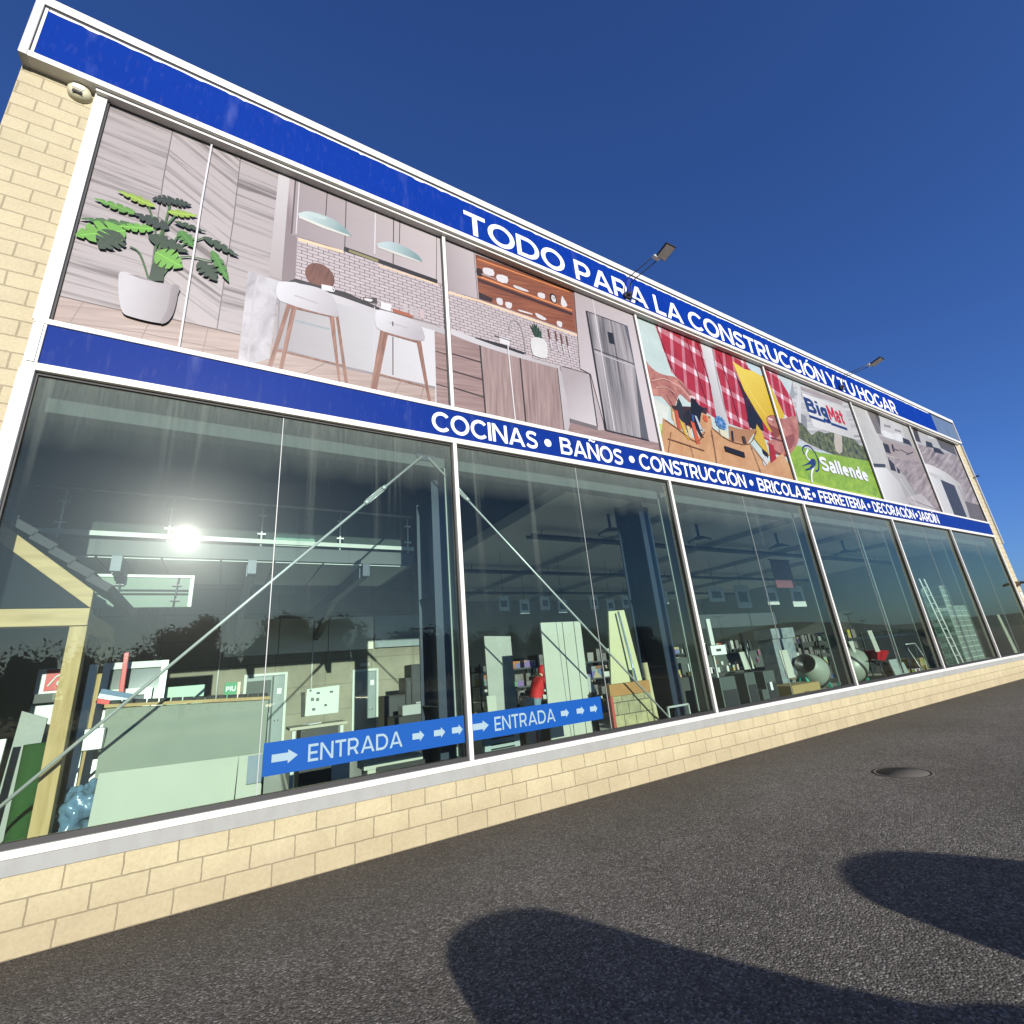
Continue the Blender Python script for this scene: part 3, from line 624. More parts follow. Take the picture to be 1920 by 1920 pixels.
for n_, (pq, w_, c_) in enumerate((
    ([(0.140,8.144),(-0.107,8.041)], 60, (26,46,36)), ([(0.077,8.116),(0.317,8.163)], 50, (30,52,38)), ([(-0.052,7.930),(-0.458,7.986)], 46, YG), ([(-0.211,7.712),(-0.647,7.742)], 46, (96,150,52)),
    ([(-0.188,7.531),(-0.731,7.369)], 40, (58,104,44)), ([(0.079,7.910),(0.401,8.011)], 44, YG), ([(0.131,7.644),(-0.255,7.709)], 66, (28,50,38)), ([(-0.027,7.556),(-0.382,7.422)], 52, LG), ([(-0.290,7.396),(-0.721,7.101)], 125, LG), ([(-0.341,7.338),(-0.486,7.013)], 110, DG),
([(0.159,7.780),(0.526,7.788)], 34, DG), ([(-0.073,7.423),(0.368,7.356)], 80, DG), ([(0.237,7.663),(0.413,7.455)], 70, MG), ([(0.491,7.685),(0.930,7.539)], 50, (38,68,40)),
    ([(0.498,7.273),(0.713,7.022)], 90, DG), ([(0.611,7.504),(0.848,7.058)], 52, MG), ([(0.036,7.200),(0.333,7.082)], 130, LG))):
    monstera(pq[0], pq[1], w_, c_, n_)
P.p(P.tone((214,207,203),(172,162,158),[(-0.158,6.543),(0.324,6.487)]), [(-0.253,6.759),(-0.091,6.770),(0.091,6.744),(0.323,6.782),(0.328,6.645),(0.324,6.456),(0.305,6.296),(0.254,6.182),(0.162,6.155),(0.046,6.150),(-0.069,6.156),(-0.147,6.177),(-0.188,6.264),(-0.227,6.426),(-0.252,6.595)], 3)
P.p(P.tone((170,160,156),(148,138,134),[(0.216,6.539),(0.341,6.524)]), [(0.252,6.766),(0.323,6.782),(0.328,6.645),(0.324,6.456),(0.305,6.296),(0.254,6.182),(0.200,6.166),(0.246,6.366),(0.252,6.583)], 2); P.p((150,140,136), [(-0.186,6.757),(-0.091,6.770),(0.091,6.744),(0.252,6.766),(0.132,6.739),(-0.067,6.734)])
P.l((236,230,224), [(0.429,9.534),(0.418,8.300),(0.423,5.874)], .022)
P.done()

P = Poster(1, 'kitchen poster with glowing wooden shelf niche and tall grey fridge', (190,176,172))
P.p(tile, [(3.839,8.245),(4.708,8.308),(7.018,8.298),(6.907,7.417),(6.323,7.300),(4.073,7.430),(3.808,7.439)])
P.p(P.tone((172,158,155),(200,187,182),[(3.971,8.928),(4.707,9.097)]), [(3.891,9.614),(4.688,9.445),(4.694,8.308),(3.839,8.245)]); P.l((120,108,106), [(4.673,9.437),(4.680,8.303)], .014)
P.l((246,212,170), [(4.072,8.218),(4.705,8.265),(6.993,8.255)], .05)
P.p(shelfw, [(4.703,9.373),(7.069,9.452),(7.032,8.313),(4.703,8.312)]); P.p((126,70,48), [(4.703,9.373),(7.069,9.452),(7.062,9.363),(4.706,9.282)])
P.l((238,150,84), [(4.713,8.850),(6.947,8.877)], .035); P.p((70,36,26), [(4.715,8.801),(6.938,8.820),(6.932,8.739),(4.715,8.719)])
P.p((150,92,70), [(7.069,9.452),(7.032,8.313),(6.934,8.340),(6.972,9.383)]); P.l((232,140,80), [(4.735,9.278),(6.952,9.375)], .03)
P.p((52,30,26), [(4.703,9.028),(4.821,9.047),(4.808,8.874),(4.708,8.864)], 2); P.p((52,30,26), [(4.715,8.476),(5.009,8.431),(4.971,8.336),(4.709,8.314)])
wh = (226,218,212)
for q in ([(4.856,9.113),(5.070,9.156),(5.070,9.003),(4.859,8.963)], [(5.149,9.071),(5.383,9.120),(5.360,8.945),(5.147,8.917)], [(5.087,8.478),(5.211,8.510),(5.206,8.361),(5.097,8.352)], [(5.277,8.463),(5.424,8.487),(5.388,8.348),(5.286,8.342)], [(5.521,8.971),(5.838,8.969),(5.822,8.921),(5.546,8.905)], [(6.101,9.015),(6.258,9.043),(6.241,8.912),(6.087,8.904)], [(6.718,9.171),(6.765,9.116),(6.835,8.980),(6.749,8.893),(6.657,8.930)], [(5.965,8.462),(6.209,8.415),(6.167,8.349),(6.002,8.357)], [(5.570,8.390),(5.860,8.407),(5.873,8.378),(5.582,8.354)], [(6.488,8.446),(6.612,8.455),(6.582,8.324),(6.479,8.340)]): P.p(wh, q, 2)
P.l(wh, [(4.801,8.938),(5.112,8.936)], .012)
P.p((34,28,28), [( [(6.473,9.010)][0][0]+.088*math.cos(k*.349), [(6.473,9.010)][0][1]+.13*math.sin(k*.349)) for k in range(18)]); P.p((220,214,208), [( [(6.480,9.005)][0][0]+.06*math.cos(k*.349), [(6.480,9.005)][0][1]+.095*math.sin(k*.349)) for k in range(18)])
P.l((30,26,26), [(6.433,9.051),(6.487,9.008),(6.540,9.057)], .01)
P.p(P.tone((216,210,206),(188,180,176),[(3.906,7.387),(6.463,7.340)]), [(3.808,7.439),(4.073,7.430),(6.323,7.300),(6.526,7.310),(6.498,7.127),(6.306,7.185),(3.803,7.309)]); P.p((42,38,38), [(4.561,7.419),(5.039,7.440),(5.617,7.406),(5.566,7.359),(4.975,7.359),(4.559,7.389)])
P.p((228,222,218), [(5.055,7.612),(5.290,7.613),(5.269,7.452),(5.063,7.447)]); P.l((80,70,70), [(4.966,7.583),(5.317,7.575)], .02)
P.l((170,160,156), [(5.307,7.774),(5.316,7.935),(5.413,8.081),(5.533,8.043),(5.592,7.870),(5.614,7.655),(5.617,7.406)], .03, 4)
for x in range(6): P.p(((30,56,40),(48,80,56))[x % 2], [[(5.899,7.795)][0], (([(5.774,8.226)][0][0]+.055*x), [(5.774,8.226)][0][1]-.05*abs(x-2.2)), [(6.034,7.839)][0]])
P.p((222,216,208), [(5.777,7.787),(6.086,7.856),(6.142,7.663),(6.084,7.421),(5.881,7.392),(5.767,7.436)], 3)
for k in range(4):
    o0 = [(6.224,8.150),(6.395,8.158),(6.529,8.135),(6.668,8.130)][k]; P.l((120,74,62), [(o0[0],o0[1]),(o0[0]+.01,o0[1]-.24)], .035); P.l((214,206,202), [(o0[0]+.01,o0[1]-.24),(o0[0]+.03,o0[1]-.48)], .03)
P.p((196,186,182), [(3.803,7.309),(4.080,7.317),(4.041,5.812),(3.747,5.847)]); 
P.p(oakh, [(4.067,7.313),(4.639,7.253),(4.644,5.841),(4.041,5.812)]); P.p(oak, [(4.639,7.253),(5.467,7.238),(5.435,5.735),(4.644,5.841)]); P.p(oak, [(5.467,7.238),(6.323,7.253),(6.276,5.671),(5.435,5.735)])
for q in ([(4.639,7.253),(4.644,5.841)], [(5.467,7.238),(5.435,5.735)], [(6.323,7.253),(6.276,5.671)]): P.l((48,36,34), q, .03)
for q in ([(4.060,6.917),(4.633,6.904)], [(4.055,6.574),(4.633,6.553)], [(4.051,6.253),(4.634,6.211)]): P.l((64,48,44), q, .03)
P.p(oakh, [(3.798,7.181),(4.067,7.313),(4.041,5.812),(3.743,5.746)])
P.p((196,186,182), [(6.323,7.253),(6.498,7.127),(6.403,5.468),(6.276,5.671)])
P.p(P.tone((176,164,160),(208,198,194),[(6.473,6.963),(7.051,6.325)]), [(6.395,7.337),(7.136,7.349),(7.120,6.125),(6.449,6.168)]); P.l((80,70,68), [(6.445,7.335),(7.136,7.349)], .02); P.l((60,50,50), [(7.136,7.349),(7.115,6.139)], .03); P.p((120,110,106), [(6.451,6.183),(7.117,6.149),(7.115,6.063),(6.451,6.094)])
P.p(P.tone((186,172,168),(210,198,194),[(7.114,9.215),(8.430,7.828)]), [(7.077,9.455),(8.900,9.501),(8.869,5.878),(7.329,6.105),(7.166,7.357),(6.907,7.417)])
P.p(oakh, [(6.451,6.094),(7.115,6.063),(7.329,6.105),(8.924,6.084),(8.867,5.556),(6.285,5.730)])
P.p(fridge, [(7.336,8.996),(8.549,9.021),(8.505,6.100),(7.311,6.101)]); P.l((40,34,34), [(7.336,8.996),(7.329,6.105)], .05); P.l((60,52,52), [(7.336,8.996),(8.526,9.013)], .025)
P.l((60,56,56), [(7.381,8.031),(8.528,7.982)], .03); P.l((190,182,178), [(7.375,7.960),(8.519,7.907)], .03); P.p((36,36,38), [(7.857,8.633),(8.029,8.647),(8.014,8.337),(7.853,8.333)])
P.p((96,96,98), [(8.440,9.014),(8.549,9.021),(8.505,6.100),(8.273,6.102),(8.519,7.853)]); P.l((52,46,46), [(7.311,6.101),(8.511,6.091)], .04)
P.l((236,230,224), [(5.223,7.468),(5.222,5.801)], .022); P.l((226,218,214), [(7.585,9.474),(7.557,6.149)], .022)
P.done()

def plaid():
    a = N('print_plaid'); v = a.map((1,1,1), (0,R(-12),0)); sp = a.n('SeparateXYZ'); a.set(sp.inputs[0], v)
    def band(s, k, w): return a.math('LESS_THAN', a.math('FRACT', a.math('MULTIPLY', s, k)), w)
    s1 = a.math('ADD', a.math('MULTIPLY', band(sp.outputs[0], 2.5, .26), .5), a.math('MULTIPLY', band(sp.outputs[2], 1.35, .24), .5))
    col = a.ramp(s1, (0,sr(176,40,54,KP)), (.25,sr(204,120,128,KP)), (.75,sr(206,126,134,KP)), (1,sr(238,222,220,KP)))
    a.t.nodes[-1].color_ramp.interpolation = 'CONSTANT' if False else 'LINEAR'
    col = a.mix(a.ramp(a.noise(3,3), (.45,(0,0,0)), (.75,(1,1,1))), col, a.mix(.35, col, (.05,.0,.01)))
    return a.base(col, .45, 0, .3)
plaidm = plaid()
skin = grain('print_skin', (146,80,70), (210,146,126), 40, 3.5, 3.0, .25, .75)
leather = grain('print_leather', (186,132,86), (214,166,116), 30, 3, 1.5, .25, .7)
P = Poster(2, 'poster of worker in red plaid shirt wearing tan leather tool belt', (200,214,204))
P.p((196,208,120), [(8.869,6.611),(9.145,6.613),(9.068,5.822),(8.800,5.830)]); P.p((220,222,206), [(8.765,7.279),(9.418,7.092),(9.182,6.620),(8.826,6.575)])
P.p((150,192,40), [(8.853,6.419),(9.068,6.326),(9.068,5.822),(8.800,5.830)], 2)
P.p(plaidm, [(9.507,9.676),(15.917,9.913),(15.166,7.227),(13.860,6.827),(12.240,7.083),(11.076,7.159),(10.413,7.378),(10.038,7.956),(9.782,8.133),(9.656,8.784)])
P.p(P.tone((190,186,180),(222,218,212),[(10.963,8.330),(11.795,8.589)]), [(11.204,9.616),(11.737,9.577),(11.637,8.782),(11.626,8.111),(11.544,7.510),(11.573,7.107),(11.293,7.050),(11.111,7.258),(11.196,8.132),(11.224,8.866)]); P.l((166,160,156), [(11.700,9.495),(11.556,8.290),(11.543,7.446)], .05)
P.p((196,212,214), [(13.205,9.521),(13.643,9.575),(13.852,9.185),(13.595,9.078),(13.188,9.222)], 2)
P.p((54,20,34), [(12.436,8.938),(12.580,8.557),(12.879,8.080),(13.123,7.591),(13.076,7.247),(12.420,7.183),(12.533,8.066)]); P.p((20,24,32), [(12.687,7.967),(13.107,7.554),(13.061,7.211),(12.509,7.168),(12.402,7.373)])
P.p(skin, [(8.860,9.282),(8.869,8.417),(9.100,8.064),(9.440,7.979),(9.827,8.023),(10.080,7.967),(10.288,7.744),(10.432,7.564),(10.188,7.416),(9.923,7.563),(9.764,7.405),(9.557,7.066),(9.435,7.153),(9.233,7.336),(8.890,7.366),(8.913,8.309)], 3)
for q in ([(9.955,7.934),(10.356,7.577)], [(9.618,7.547),(9.777,7.320)], [(9.404,7.435),(9.574,7.127)]): P.l((120,64,58), q, .03)
P.l((224,164,148), [(9.485,7.870),(9.990,7.791),(10.260,7.524)], .04); P.p((232,196,186), [(10.248,7.612),(10.452,7.631),(10.426,7.548),(10.250,7.491)], 2)
P.p(P.tone((232,204,84),(206,164,30),[(12.762,9.029),(13.655,7.293)]), [(12.474,9.233),(12.945,9.116),(13.370,9.163),(13.816,9.101),(13.950,8.915),(15.583,8.035),(15.288,7.464),(13.646,7.156),(13.295,7.290),(12.958,7.791),(12.652,8.368)]); P.l((240,212,100), [(12.486,9.200),(12.972,8.309),(13.608,7.419)], .03)
P.p((140,70,54), [(13.433,7.725),(13.972,7.875),(15.540,7.952),(14.929,6.767),(13.331,6.574),(13.115,6.764),(13.477,7.125),(13.336,7.500)], 2); P.p(skin, [(13.445,7.693),(14.031,7.888),(15.627,8.119),(15.007,6.919),(13.775,6.647),(13.207,6.747),(13.069,6.885),(13.702,7.167),(13.862,7.401),(13.392,7.511)], 3)
P.l((110,50,48), [(13.294,7.057),(13.963,7.046)], .05); P.l((236,200,190), [(13.437,7.674),(13.669,7.671)], .06)
P.p((60,36,28), [(9.474,7.162),(10.829,7.411),(10.549,6.810),(9.652,6.632),(9.436,6.897)])
P.p(leather, [(9.118,6.773),(9.634,6.572),(10.108,6.409),(10.486,6.739),(10.776,6.885),(11.370,6.670),(11.810,7.030),(12.703,7.174),(12.191,6.727),(12.734,6.226),(13.679,6.664),(13.972,5.962),(13.741,5.492),(8.771,5.723)], 0)
P.p((196,146,98), [(9.474,7.162),(9.713,6.842),(10.040,6.680),(9.673,6.580),(9.411,6.807)]); P.p(leather, [(10.485,7.228),(10.874,7.177),(10.853,6.871),(10.277,6.698)]); P.p((176,126,84), [(11.514,7.064),(12.140,7.064),(12.717,7.209),(12.128,6.685),(11.404,6.646)])
P.p((16,16,20), [(10.270,7.556),(10.426,7.548),(10.509,7.430),(10.685,7.348),(10.534,7.194),(10.368,6.862),(10.434,6.700),(10.162,6.704),(10.115,6.985)], 0); P.p((40,44,48), [(9.814,7.447),(9.880,7.285),(9.872,6.876),(9.717,6.729),(9.705,7.070),(9.670,7.207)])
for q in ([(9.946,7.124),(10.120,7.192),(10.087,6.834),(9.916,6.770)], [(9.818,7.008),(9.883,7.037),(9.932,6.574),(9.856,6.545)], [(10.204,6.713),(10.296,6.760),(10.416,6.522),(10.302,6.473)], [(11.547,6.916),(11.641,6.935),(11.565,6.615),(11.472,6.598)]): P.p((28,26,30), q)
for q in ([(9.867,6.731),(9.978,6.725),(9.957,6.409),(9.886,6.424)], [(9.470,7.018),(9.539,7.005),(9.506,6.630),(9.457,6.648)]): P.p((226,196,150), q)
for q in ([(9.587,9.539),(9.711,8.706),(9.910,8.045)], [(10.668,9.405),(10.756,8.468),(10.862,7.512)], [(11.899,9.274),(12.001,8.272),(11.999,7.289)], [(11.058,9.707),(11.128,8.838),(11.172,8.061)]): P.l((132,26,40), q, .022, 3)
for q in ([(9.004,7.684),(9.406,7.849),(9.699,7.837)], [(9.070,7.526),(9.455,7.624),(9.689,7.535)]): P.l((228,176,160), q, .02, 3)
P.p((206,90,48), [(10.578,7.143),(10.698,7.139),(10.688,6.987),(10.569,6.992)], 2); P.p((60,90,150), [(10.144,7.079),(10.209,7.078),(10.179,6.882),(10.118,6.883)])
P.p((210,92,52), [(10.045,6.883),(10.170,6.850),(10.217,6.329),(10.071,6.289)]); P.p((206,88,60), [(9.557,7.066),(9.666,7.061),(9.634,6.572),(9.536,6.608)]); P.p((220,178,60), [(9.654,6.830),(9.755,6.794),(9.859,6.335),(9.738,6.424)])
P.p((214,176,50), [(12.776,7.352),(12.938,7.154),(12.978,6.453),(12.753,6.605),(12.484,6.875)]); P.p((170,32,36), [(13.107,6.860),(13.293,6.827),(13.268,6.435),(12.942,6.258)]); P.p((206,204,200), [(12.587,6.327),(12.821,6.427),(12.812,6.238),(12.597,6.128)], 2); P.p((24,22,24), [(12.716,6.631),(12.918,6.538),(12.870,6.372),(12.710,6.503)])
P.p((186,196,206), [(10.238,7.070),(10.312,7.056),(10.402,6.723),(10.318,6.706)]); P.p((222,214,180), [(11.065,6.883),(11.395,6.856),(11.364,6.653),(11.075,6.675)])
c0 = [(11.201,7.068)][0]
P.p((92,140,190), [(c0[0]+(.20+.02*math.cos(k*1.5708*2))*math.cos(k*.2618), c0[1]+(.185+.015*math.cos(k*3.14159))*math.sin(k*.2618)) for k in range(24)], 2)
for k in range(6): P.p((52,88,132), [(c0[0]+.12*math.cos(k*1.047)+.035*math.cos(j*.785), c0[1]+.11*math.sin(k*1.047)+.035*math.sin(j*.785)) for j in range(8)])
P.p((130,172,212), [(c0[0]+.05*math.cos(j*.785), c0[1]+.05*math.sin(j*.785)) for j in range(8)])
for q in ([(9.158,6.726),(9.621,6.528),(10.089,6.349),(10.487,6.681)], [(10.787,6.858),(11.352,6.621),(12.164,6.660),(12.688,7.139)], [(12.227,6.702),(12.706,6.160)], [(9.117,6.254),(10.297,6.160)], [(10.744,6.790),(10.694,6.284),(10.605,5.678)], [(12.214,6.669),(12.367,5.808)]): P.l((134,88,54), q, .022, 3)
for q in ([(9.832,6.247),(9.859,5.733)], [(9.275,6.447),(8.996,5.810)]): P.l((160,108,68), q, .014)
P.p((24,22,22), [(11.091,6.426),(11.849,6.376),(11.833,6.223),(11.102,6.281)]); P.p((70,48,34), [(11.945,6.853),(12.054,6.842),(12.066,6.643),(11.933,6.650)])
for q in ([(10.786,7.134)], [(10.720,6.623)], [(12.232,6.542)], [(12.332,5.968)]): P.p((60,40,30), [(q[0][0]+.02*math.cos(j), q[0][1]+.02*math.sin(j)) for j in range(6)])
P.l((236,232,226), [(12.639,8.091),(12.643,8.075)], .01)
P.done()

lawn = grain('print_lawn', (110,150,36), (164,196,64), 20, 5, 2.5, .25, .75)
siding = grain('print_house_siding', (150,148,146), (208,204,198), 10, 9, .2, .3, .6)
P = Poster(3, 'poster of white house on green lawn with two company logos', (196,206,204))
P.p(siding, [(14.741,8.415),(15.482,9.448),(15.696,9.290),(15.634,8.946),(15.908,9.345),(16.343,9.457),(18.979,9.395),(18.918,7.331),(15.103,7.061),(14.585,7.388)])
P.p((156,160,160), [(14.953,8.643),(15.469,9.421),(15.296,8.771)]); P.p((170,158,154), [(15.852,9.307),(18.428,9.370),(18.321,9.192),(15.812,9.154)]); P.p((146,144,142), [(15.086,8.271),(15.624,8.209),(15.373,7.581),(14.874,7.700)])
P.p((214,212,206), [(15.778,9.455),(15.718,8.966),(15.104,7.746),(15.125,8.279)])
bush = grain('print_shrubs', (44,56,36), (126,130,84), 80, 6, 5, .35, .65)
P.p(bush, [(15.008,7.901),(15.394,7.760),(15.586,7.578),(16.075,7.805),(16.444,7.786),(16.911,7.922),(17.211,7.886),(17.391,7.640),(17.580,7.956),(18.282,7.993),(18.569,7.754),(19.004,7.733),(18.846,7.224),(17.751,7.146),(16.591,7.094),(15.730,7.169),(14.762,7.337)], 2)
P.p((190,180,160), [(17.060,7.904),(17.487,7.939),(17.175,7.281),(16.763,7.257)], 2)
P.p(lawn, [(13.801,6.837),(14.625,7.061),(15.653,7.027),(17.085,7.130),(18.947,7.239),(19.001,5.624),(13.417,5.627)]); P.p((176,200,70), [(13.807,6.055),(15.917,5.931),(18.186,5.984),(18.783,5.826),(13.783,5.747)], 2)
P.p(plaidm, [(13.783,9.375),(14.616,9.471),(14.844,9.071),(15.071,8.672),(15.027,8.081),(14.845,7.781),(14.310,7.927),(14.224,8.601)]); P.p((216,182,46), [(13.572,8.874),(14.085,8.875),(14.383,7.942),(14.078,7.708),(13.175,7.929)])
P.p(skin, [(12.931,7.630),(13.610,7.797),(14.266,7.832),(14.988,8.072),(14.846,7.438),(14.515,7.042),(13.974,6.666),(13.500,6.589),(12.509,6.614)], 3); P.p((150,84,74), [(13.324,7.149),(13.966,7.189),(14.607,7.435),(14.220,6.909),(13.340,6.640)], 2)
P.p((60,44,34), [(12.597,6.554),(13.127,6.566),(13.247,6.432),(12.364,6.000)]); P.p(leather, [(12.332,5.923),(12.937,6.270),(13.415,6.536),(13.729,6.548),(13.822,5.827),(12.284,5.808)], 0)
P.p(P.tone((226,222,214),(198,194,186),[(15.916,8.920),(18.087,7.956)]), [(15.800,9.057),(18.420,9.138),(18.379,7.938),(15.865,7.899)])
r0, r1 = [(15.963,8.466),(16.913,8.486)]; r2, r3 = [(16.867,8.476),(18.111,8.486)]
nb = (34,58,112); rdc = (196,38,48)
hB = [(16.073,8.934),(16.024,8.410)]; cB = hB[0][1]-hB[1][1]
zB = [(16.988,8.407)][0][1]; xB0, xB1 = [(15.914,8.089)][0][0]-.05, [(16.987,8.934)][0][0]+.06; xM1 = [(18.065,8.339)][0][0]+.0
P.text(nb, lambda t: t.word('Big', xB0-.06, xB1, zB, cB, 0, .27, .07, .0)); P.text(rdc, lambda t: t.word('Mat', xB1+.05, xM1, zB, cB, 0, .27, .07, .0))
P.l(nb, [(xB0-.06, zB-.16),(xB1-.34, zB-.16)], .10); P.l(nb, [(xB1+.0, zB-.16),(xM1, zB-.16)], .10)
w = (240,240,236)
P.l(nb, [(14.798,6.801),(14.793,6.966),(14.949,7.097),(15.216,7.144),(15.417,6.987),(15.477,6.701),(15.330,6.430),(15.142,6.341)], .05, 4); P.l(w, [(15.079,7.015),(14.872,6.813),(14.966,6.663),(15.159,6.569),(14.990,6.380),(14.824,6.195),(14.726,5.943)], .07, 4)
P.p(nb, [(14.462,6.403),(14.845,6.562),(15.141,6.732),(15.296,6.694),(15.173,6.530),(14.727,6.334),(15.046,6.552)], 3); P.p(nb, [(14.587,6.322),(14.999,6.463),(15.298,6.632),(15.100,6.458),(14.714,6.308)], 2)
zS = [(16.670,6.437)][0][1]; xs = [(15.516,6.707),(18.323,6.679)]
P.text(w, lambda t: t.word('Sallende', xs[0][0], xs[1][0], zS, ([(15.795,6.913)][0][1]-[(15.682,6.418)][0][1])*.88, 0, .25, .10))
P.done()

stone = grain('print_stone_floor', (120,104,98), (190,176,168), 25, 6, .8, .3, .7)
P = Poster(4, 'bathroom poster with white wall, mirror and double washbasins', (196,192,180))
P.p(P.tone((206,202,192),(160,154,146),[(19.996,8.936),(21.926,6.158)]), [(20.039,9.586),(23.608,9.627),(23.413,7.932),(23.424,5.900),(20.178,5.926),(20.109,7.420)]); P.l((214,210,200), [(20.021,9.527),(20.034,8.422),(20.139,7.324)], .06)
P.p((124,116,106), [(20.158,9.397),(20.757,9.475),(20.719,8.552),(20.301,8.525)]); P.p((84,78,72), [(20.757,9.475),(21.035,9.509),(20.999,8.658),(20.739,8.609)])
P.p((206,202,194), [(21.104,9.386),(22.862,9.415),(22.641,8.692),(20.646,8.591)]); P.p((150,146,138), [(21.195,9.075),(21.757,9.124),(21.734,9.019),(21.176,8.963)]); P.p((150,146,138), [(22.027,9.049),(22.613,9.092),(22.565,8.986),(22.008,8.951)])
P.p((226,224,216), [(20.755,8.745),(21.607,8.775),(21.768,8.560),(20.867,8.474)], 2); P.p((226,224,216), [(21.732,8.799),(22.515,8.893),(22.459,8.603),(21.721,8.497)], 2); P.p((52,48,46), [(22.480,8.774),(23.041,8.765),(23.116,8.497),(22.360,8.475)])
P.p((170,160,152), [(20.373,8.486),(22.859,8.536),(23.349,8.424),(20.433,8.289)]); P.p((166,150,140), [(20.547,8.310),(23.266,8.466),(23.360,7.868),(20.426,7.722)])
for q in ([(20.485,8.194),(20.919,8.193),(20.848,7.817),(20.453,7.828)], [(20.455,7.625),(20.813,7.631),(20.751,7.140),(20.343,7.131)], [(20.958,7.551),(21.171,7.558),(21.032,7.104),(20.823,7.100)], [(21.179,8.266),(21.336,8.267),(21.268,7.964),(21.112,7.964)]): P.p((56,50,50), q)
for q in ([(21.786,8.158),(22.399,8.099),(22.478,8.057)], [(22.222,8.016),(22.973,8.249)], [(21.104,8.094),(21.678,8.086)]): P.l((84,74,70), q, .05)
P.p(stone, [(20.384,7.664),(23.360,7.868),(23.504,5.856),(22.012,5.868),(21.354,7.047)]); P.p(P.tone((228,226,218),(190,184,176),[(19.093,6.785),(20.354,5.897)]), [(18.887,7.016),(20.018,7.158),(20.676,6.707),(20.753,5.890),(19.015,5.896)]); P.p((70,70,72), [(19.056,7.184),(20.029,7.308),(19.984,7.178),(19.056,7.065)])
P.p((190,180,172), [(20.297,6.081),(22.206,6.492),(23.242,5.832),(21.654,5.834)]); P.l((120,110,104), [(21.148,6.125),(23.344,5.944)], .03); P.l((236,230,222), [(20.788,6.920),(21.436,5.959)], .04)
P.done()
P = Poster(5, 'bathroom poster with dark kitchen counter, stone planks and white bathtub', stone)
P.p((186,182,174), [(23.694,9.585),(28.063,9.552),(27.848,8.872),(23.482,8.731)]); P.p((70,64,58), [(23.882,9.446),(24.333,9.475),(24.190,8.858),(23.704,8.857)]); P.p((96,90,84), [(26.095,9.571),(27.988,9.473),(27.848,8.872),(26.240,8.979)])
P.p((58,54,50), [(24.794,9.055),(25.388,9.073),(25.369,8.829),(24.599,8.755)]); P.p((48,44,42), [(25.355,8.886),(26.045,8.915),(26.393,8.698),(25.259,8.631)]); P.p((214,212,206), [(25.363,9.494),(25.933,9.541),(25.896,9.348),(25.221,9.254)], 2)
P.p(P.tone((230,226,218),(184,178,168),[(23.202,7.679),(25.849,6.015)]), [(22.462,7.757),(23.996,7.910),(25.552,7.794),(26.515,7.515),(26.800,7.374),(26.485,6.639),(26.273,5.885),(23.214,5.932),(23.097,7.555)], 3); P.p((202,198,190), [(23.666,7.527),(24.918,7.534),(26.318,7.314),(25.757,7.301),(24.539,7.258)], 2)
P.p((64,64,66), [(24.698,7.363),(26.003,7.274),(25.967,5.859),(24.679,5.910)]); P.p((210,208,200), [(24.325,7.369),(24.626,7.353),(24.622,5.851),(24.315,5.930)]); P.l((110,104,98), [(26.477,7.334),(26.428,5.899)], .04)
P.p((110,100,92), [(26.485,6.639),(28.269,6.648),(27.943,5.795),(26.273,5.885)])
P.done()
def mixed_goods():
    a = N('rack_goods_mixed'); vo = a.n('TexVoronoi', Scale=3.2); a.set(vo.inputs['Vector'], a.tc); s_ = a.n('SeparateColor'); a.set(s_.inputs[0], vo.outputs['Color'])
    col = a.ramp(s_.outputs[0], (0,(.40,.04,.03)), (.2,(.05,.12,.30)), (.4,(.45,.33,.05)), (.55,(.04,.20,.09)), (.7,(.5,.5,.46)), (.85,(.35,.12,.03)), (1,(.03,.03,.035)))
    return a.base(col, .5)
goodsC = mixed_goods()
# ------------------------------------------------------------------ shell behind the panes
FZ = .12
floorm = M('polished_concrete_floor', (.56,.55,.51), .35, 0, .15, 1.2)
b = B(); b.box(-1.285,28.54,.31,24,-.1,FZ); struct('shop_floor', b, floorm)
conc = N('panel_concrete'); n1 = conc.noise(1.6,6); sp = conc.n('SeparateXYZ'); conc.set(sp.inputs[0], conc.tc)
cb = conc.n('CombineXYZ'); conc.set(cb.inputs[0], sp.outputs[0]); conc.set(cb.inputs[1], sp.outputs[2])
tb = conc.n('TexBrick', Scale=1.0); tb.offset = 0; conc.set(tb.inputs['Vector'], cb.outputs[0]); tb.inputs['Brick Width'].default_value = 1.2; tb.inputs['Row Height'].default_value = .62; tb.inputs['Mortar Size'].default_value = .006
for k, c in (('Color1',(.245,.225,.175,1)),('Color2',(.215,.20,.155,1)),('Mortar',(.13,.115,.09,1))): tb.inputs[k].default_value = c
concm = conc.base(conc.mix(1.0, tb.outputs['Color'], conc.ramp(n1,(.3,(.8,.8,.8)),(.7,(1.1,1.1,1.1))), 'MULTIPLY'), .85)
b = B(); b.box(-1.3,7.4,7.7,7.9,FZ,5.2); struct('back_wall', b, concm)
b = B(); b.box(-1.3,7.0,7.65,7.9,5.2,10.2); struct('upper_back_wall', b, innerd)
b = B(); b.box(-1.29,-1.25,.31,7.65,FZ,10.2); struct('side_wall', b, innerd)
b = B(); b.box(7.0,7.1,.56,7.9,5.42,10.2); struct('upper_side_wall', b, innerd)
b = B(); b.box(7.4,28.54,15,15.2,FZ,5.2); b.box(7.4,7.5,7.9,15,FZ,5.2); b.box(28.5,28.54,.31,15,FZ,5.2); struct('rear_wall', b, inner)
b = B(); b.box(7.0,28.54,.56,15.1,5.16,5.42); struct('shop_ceiling', b, ceilm)

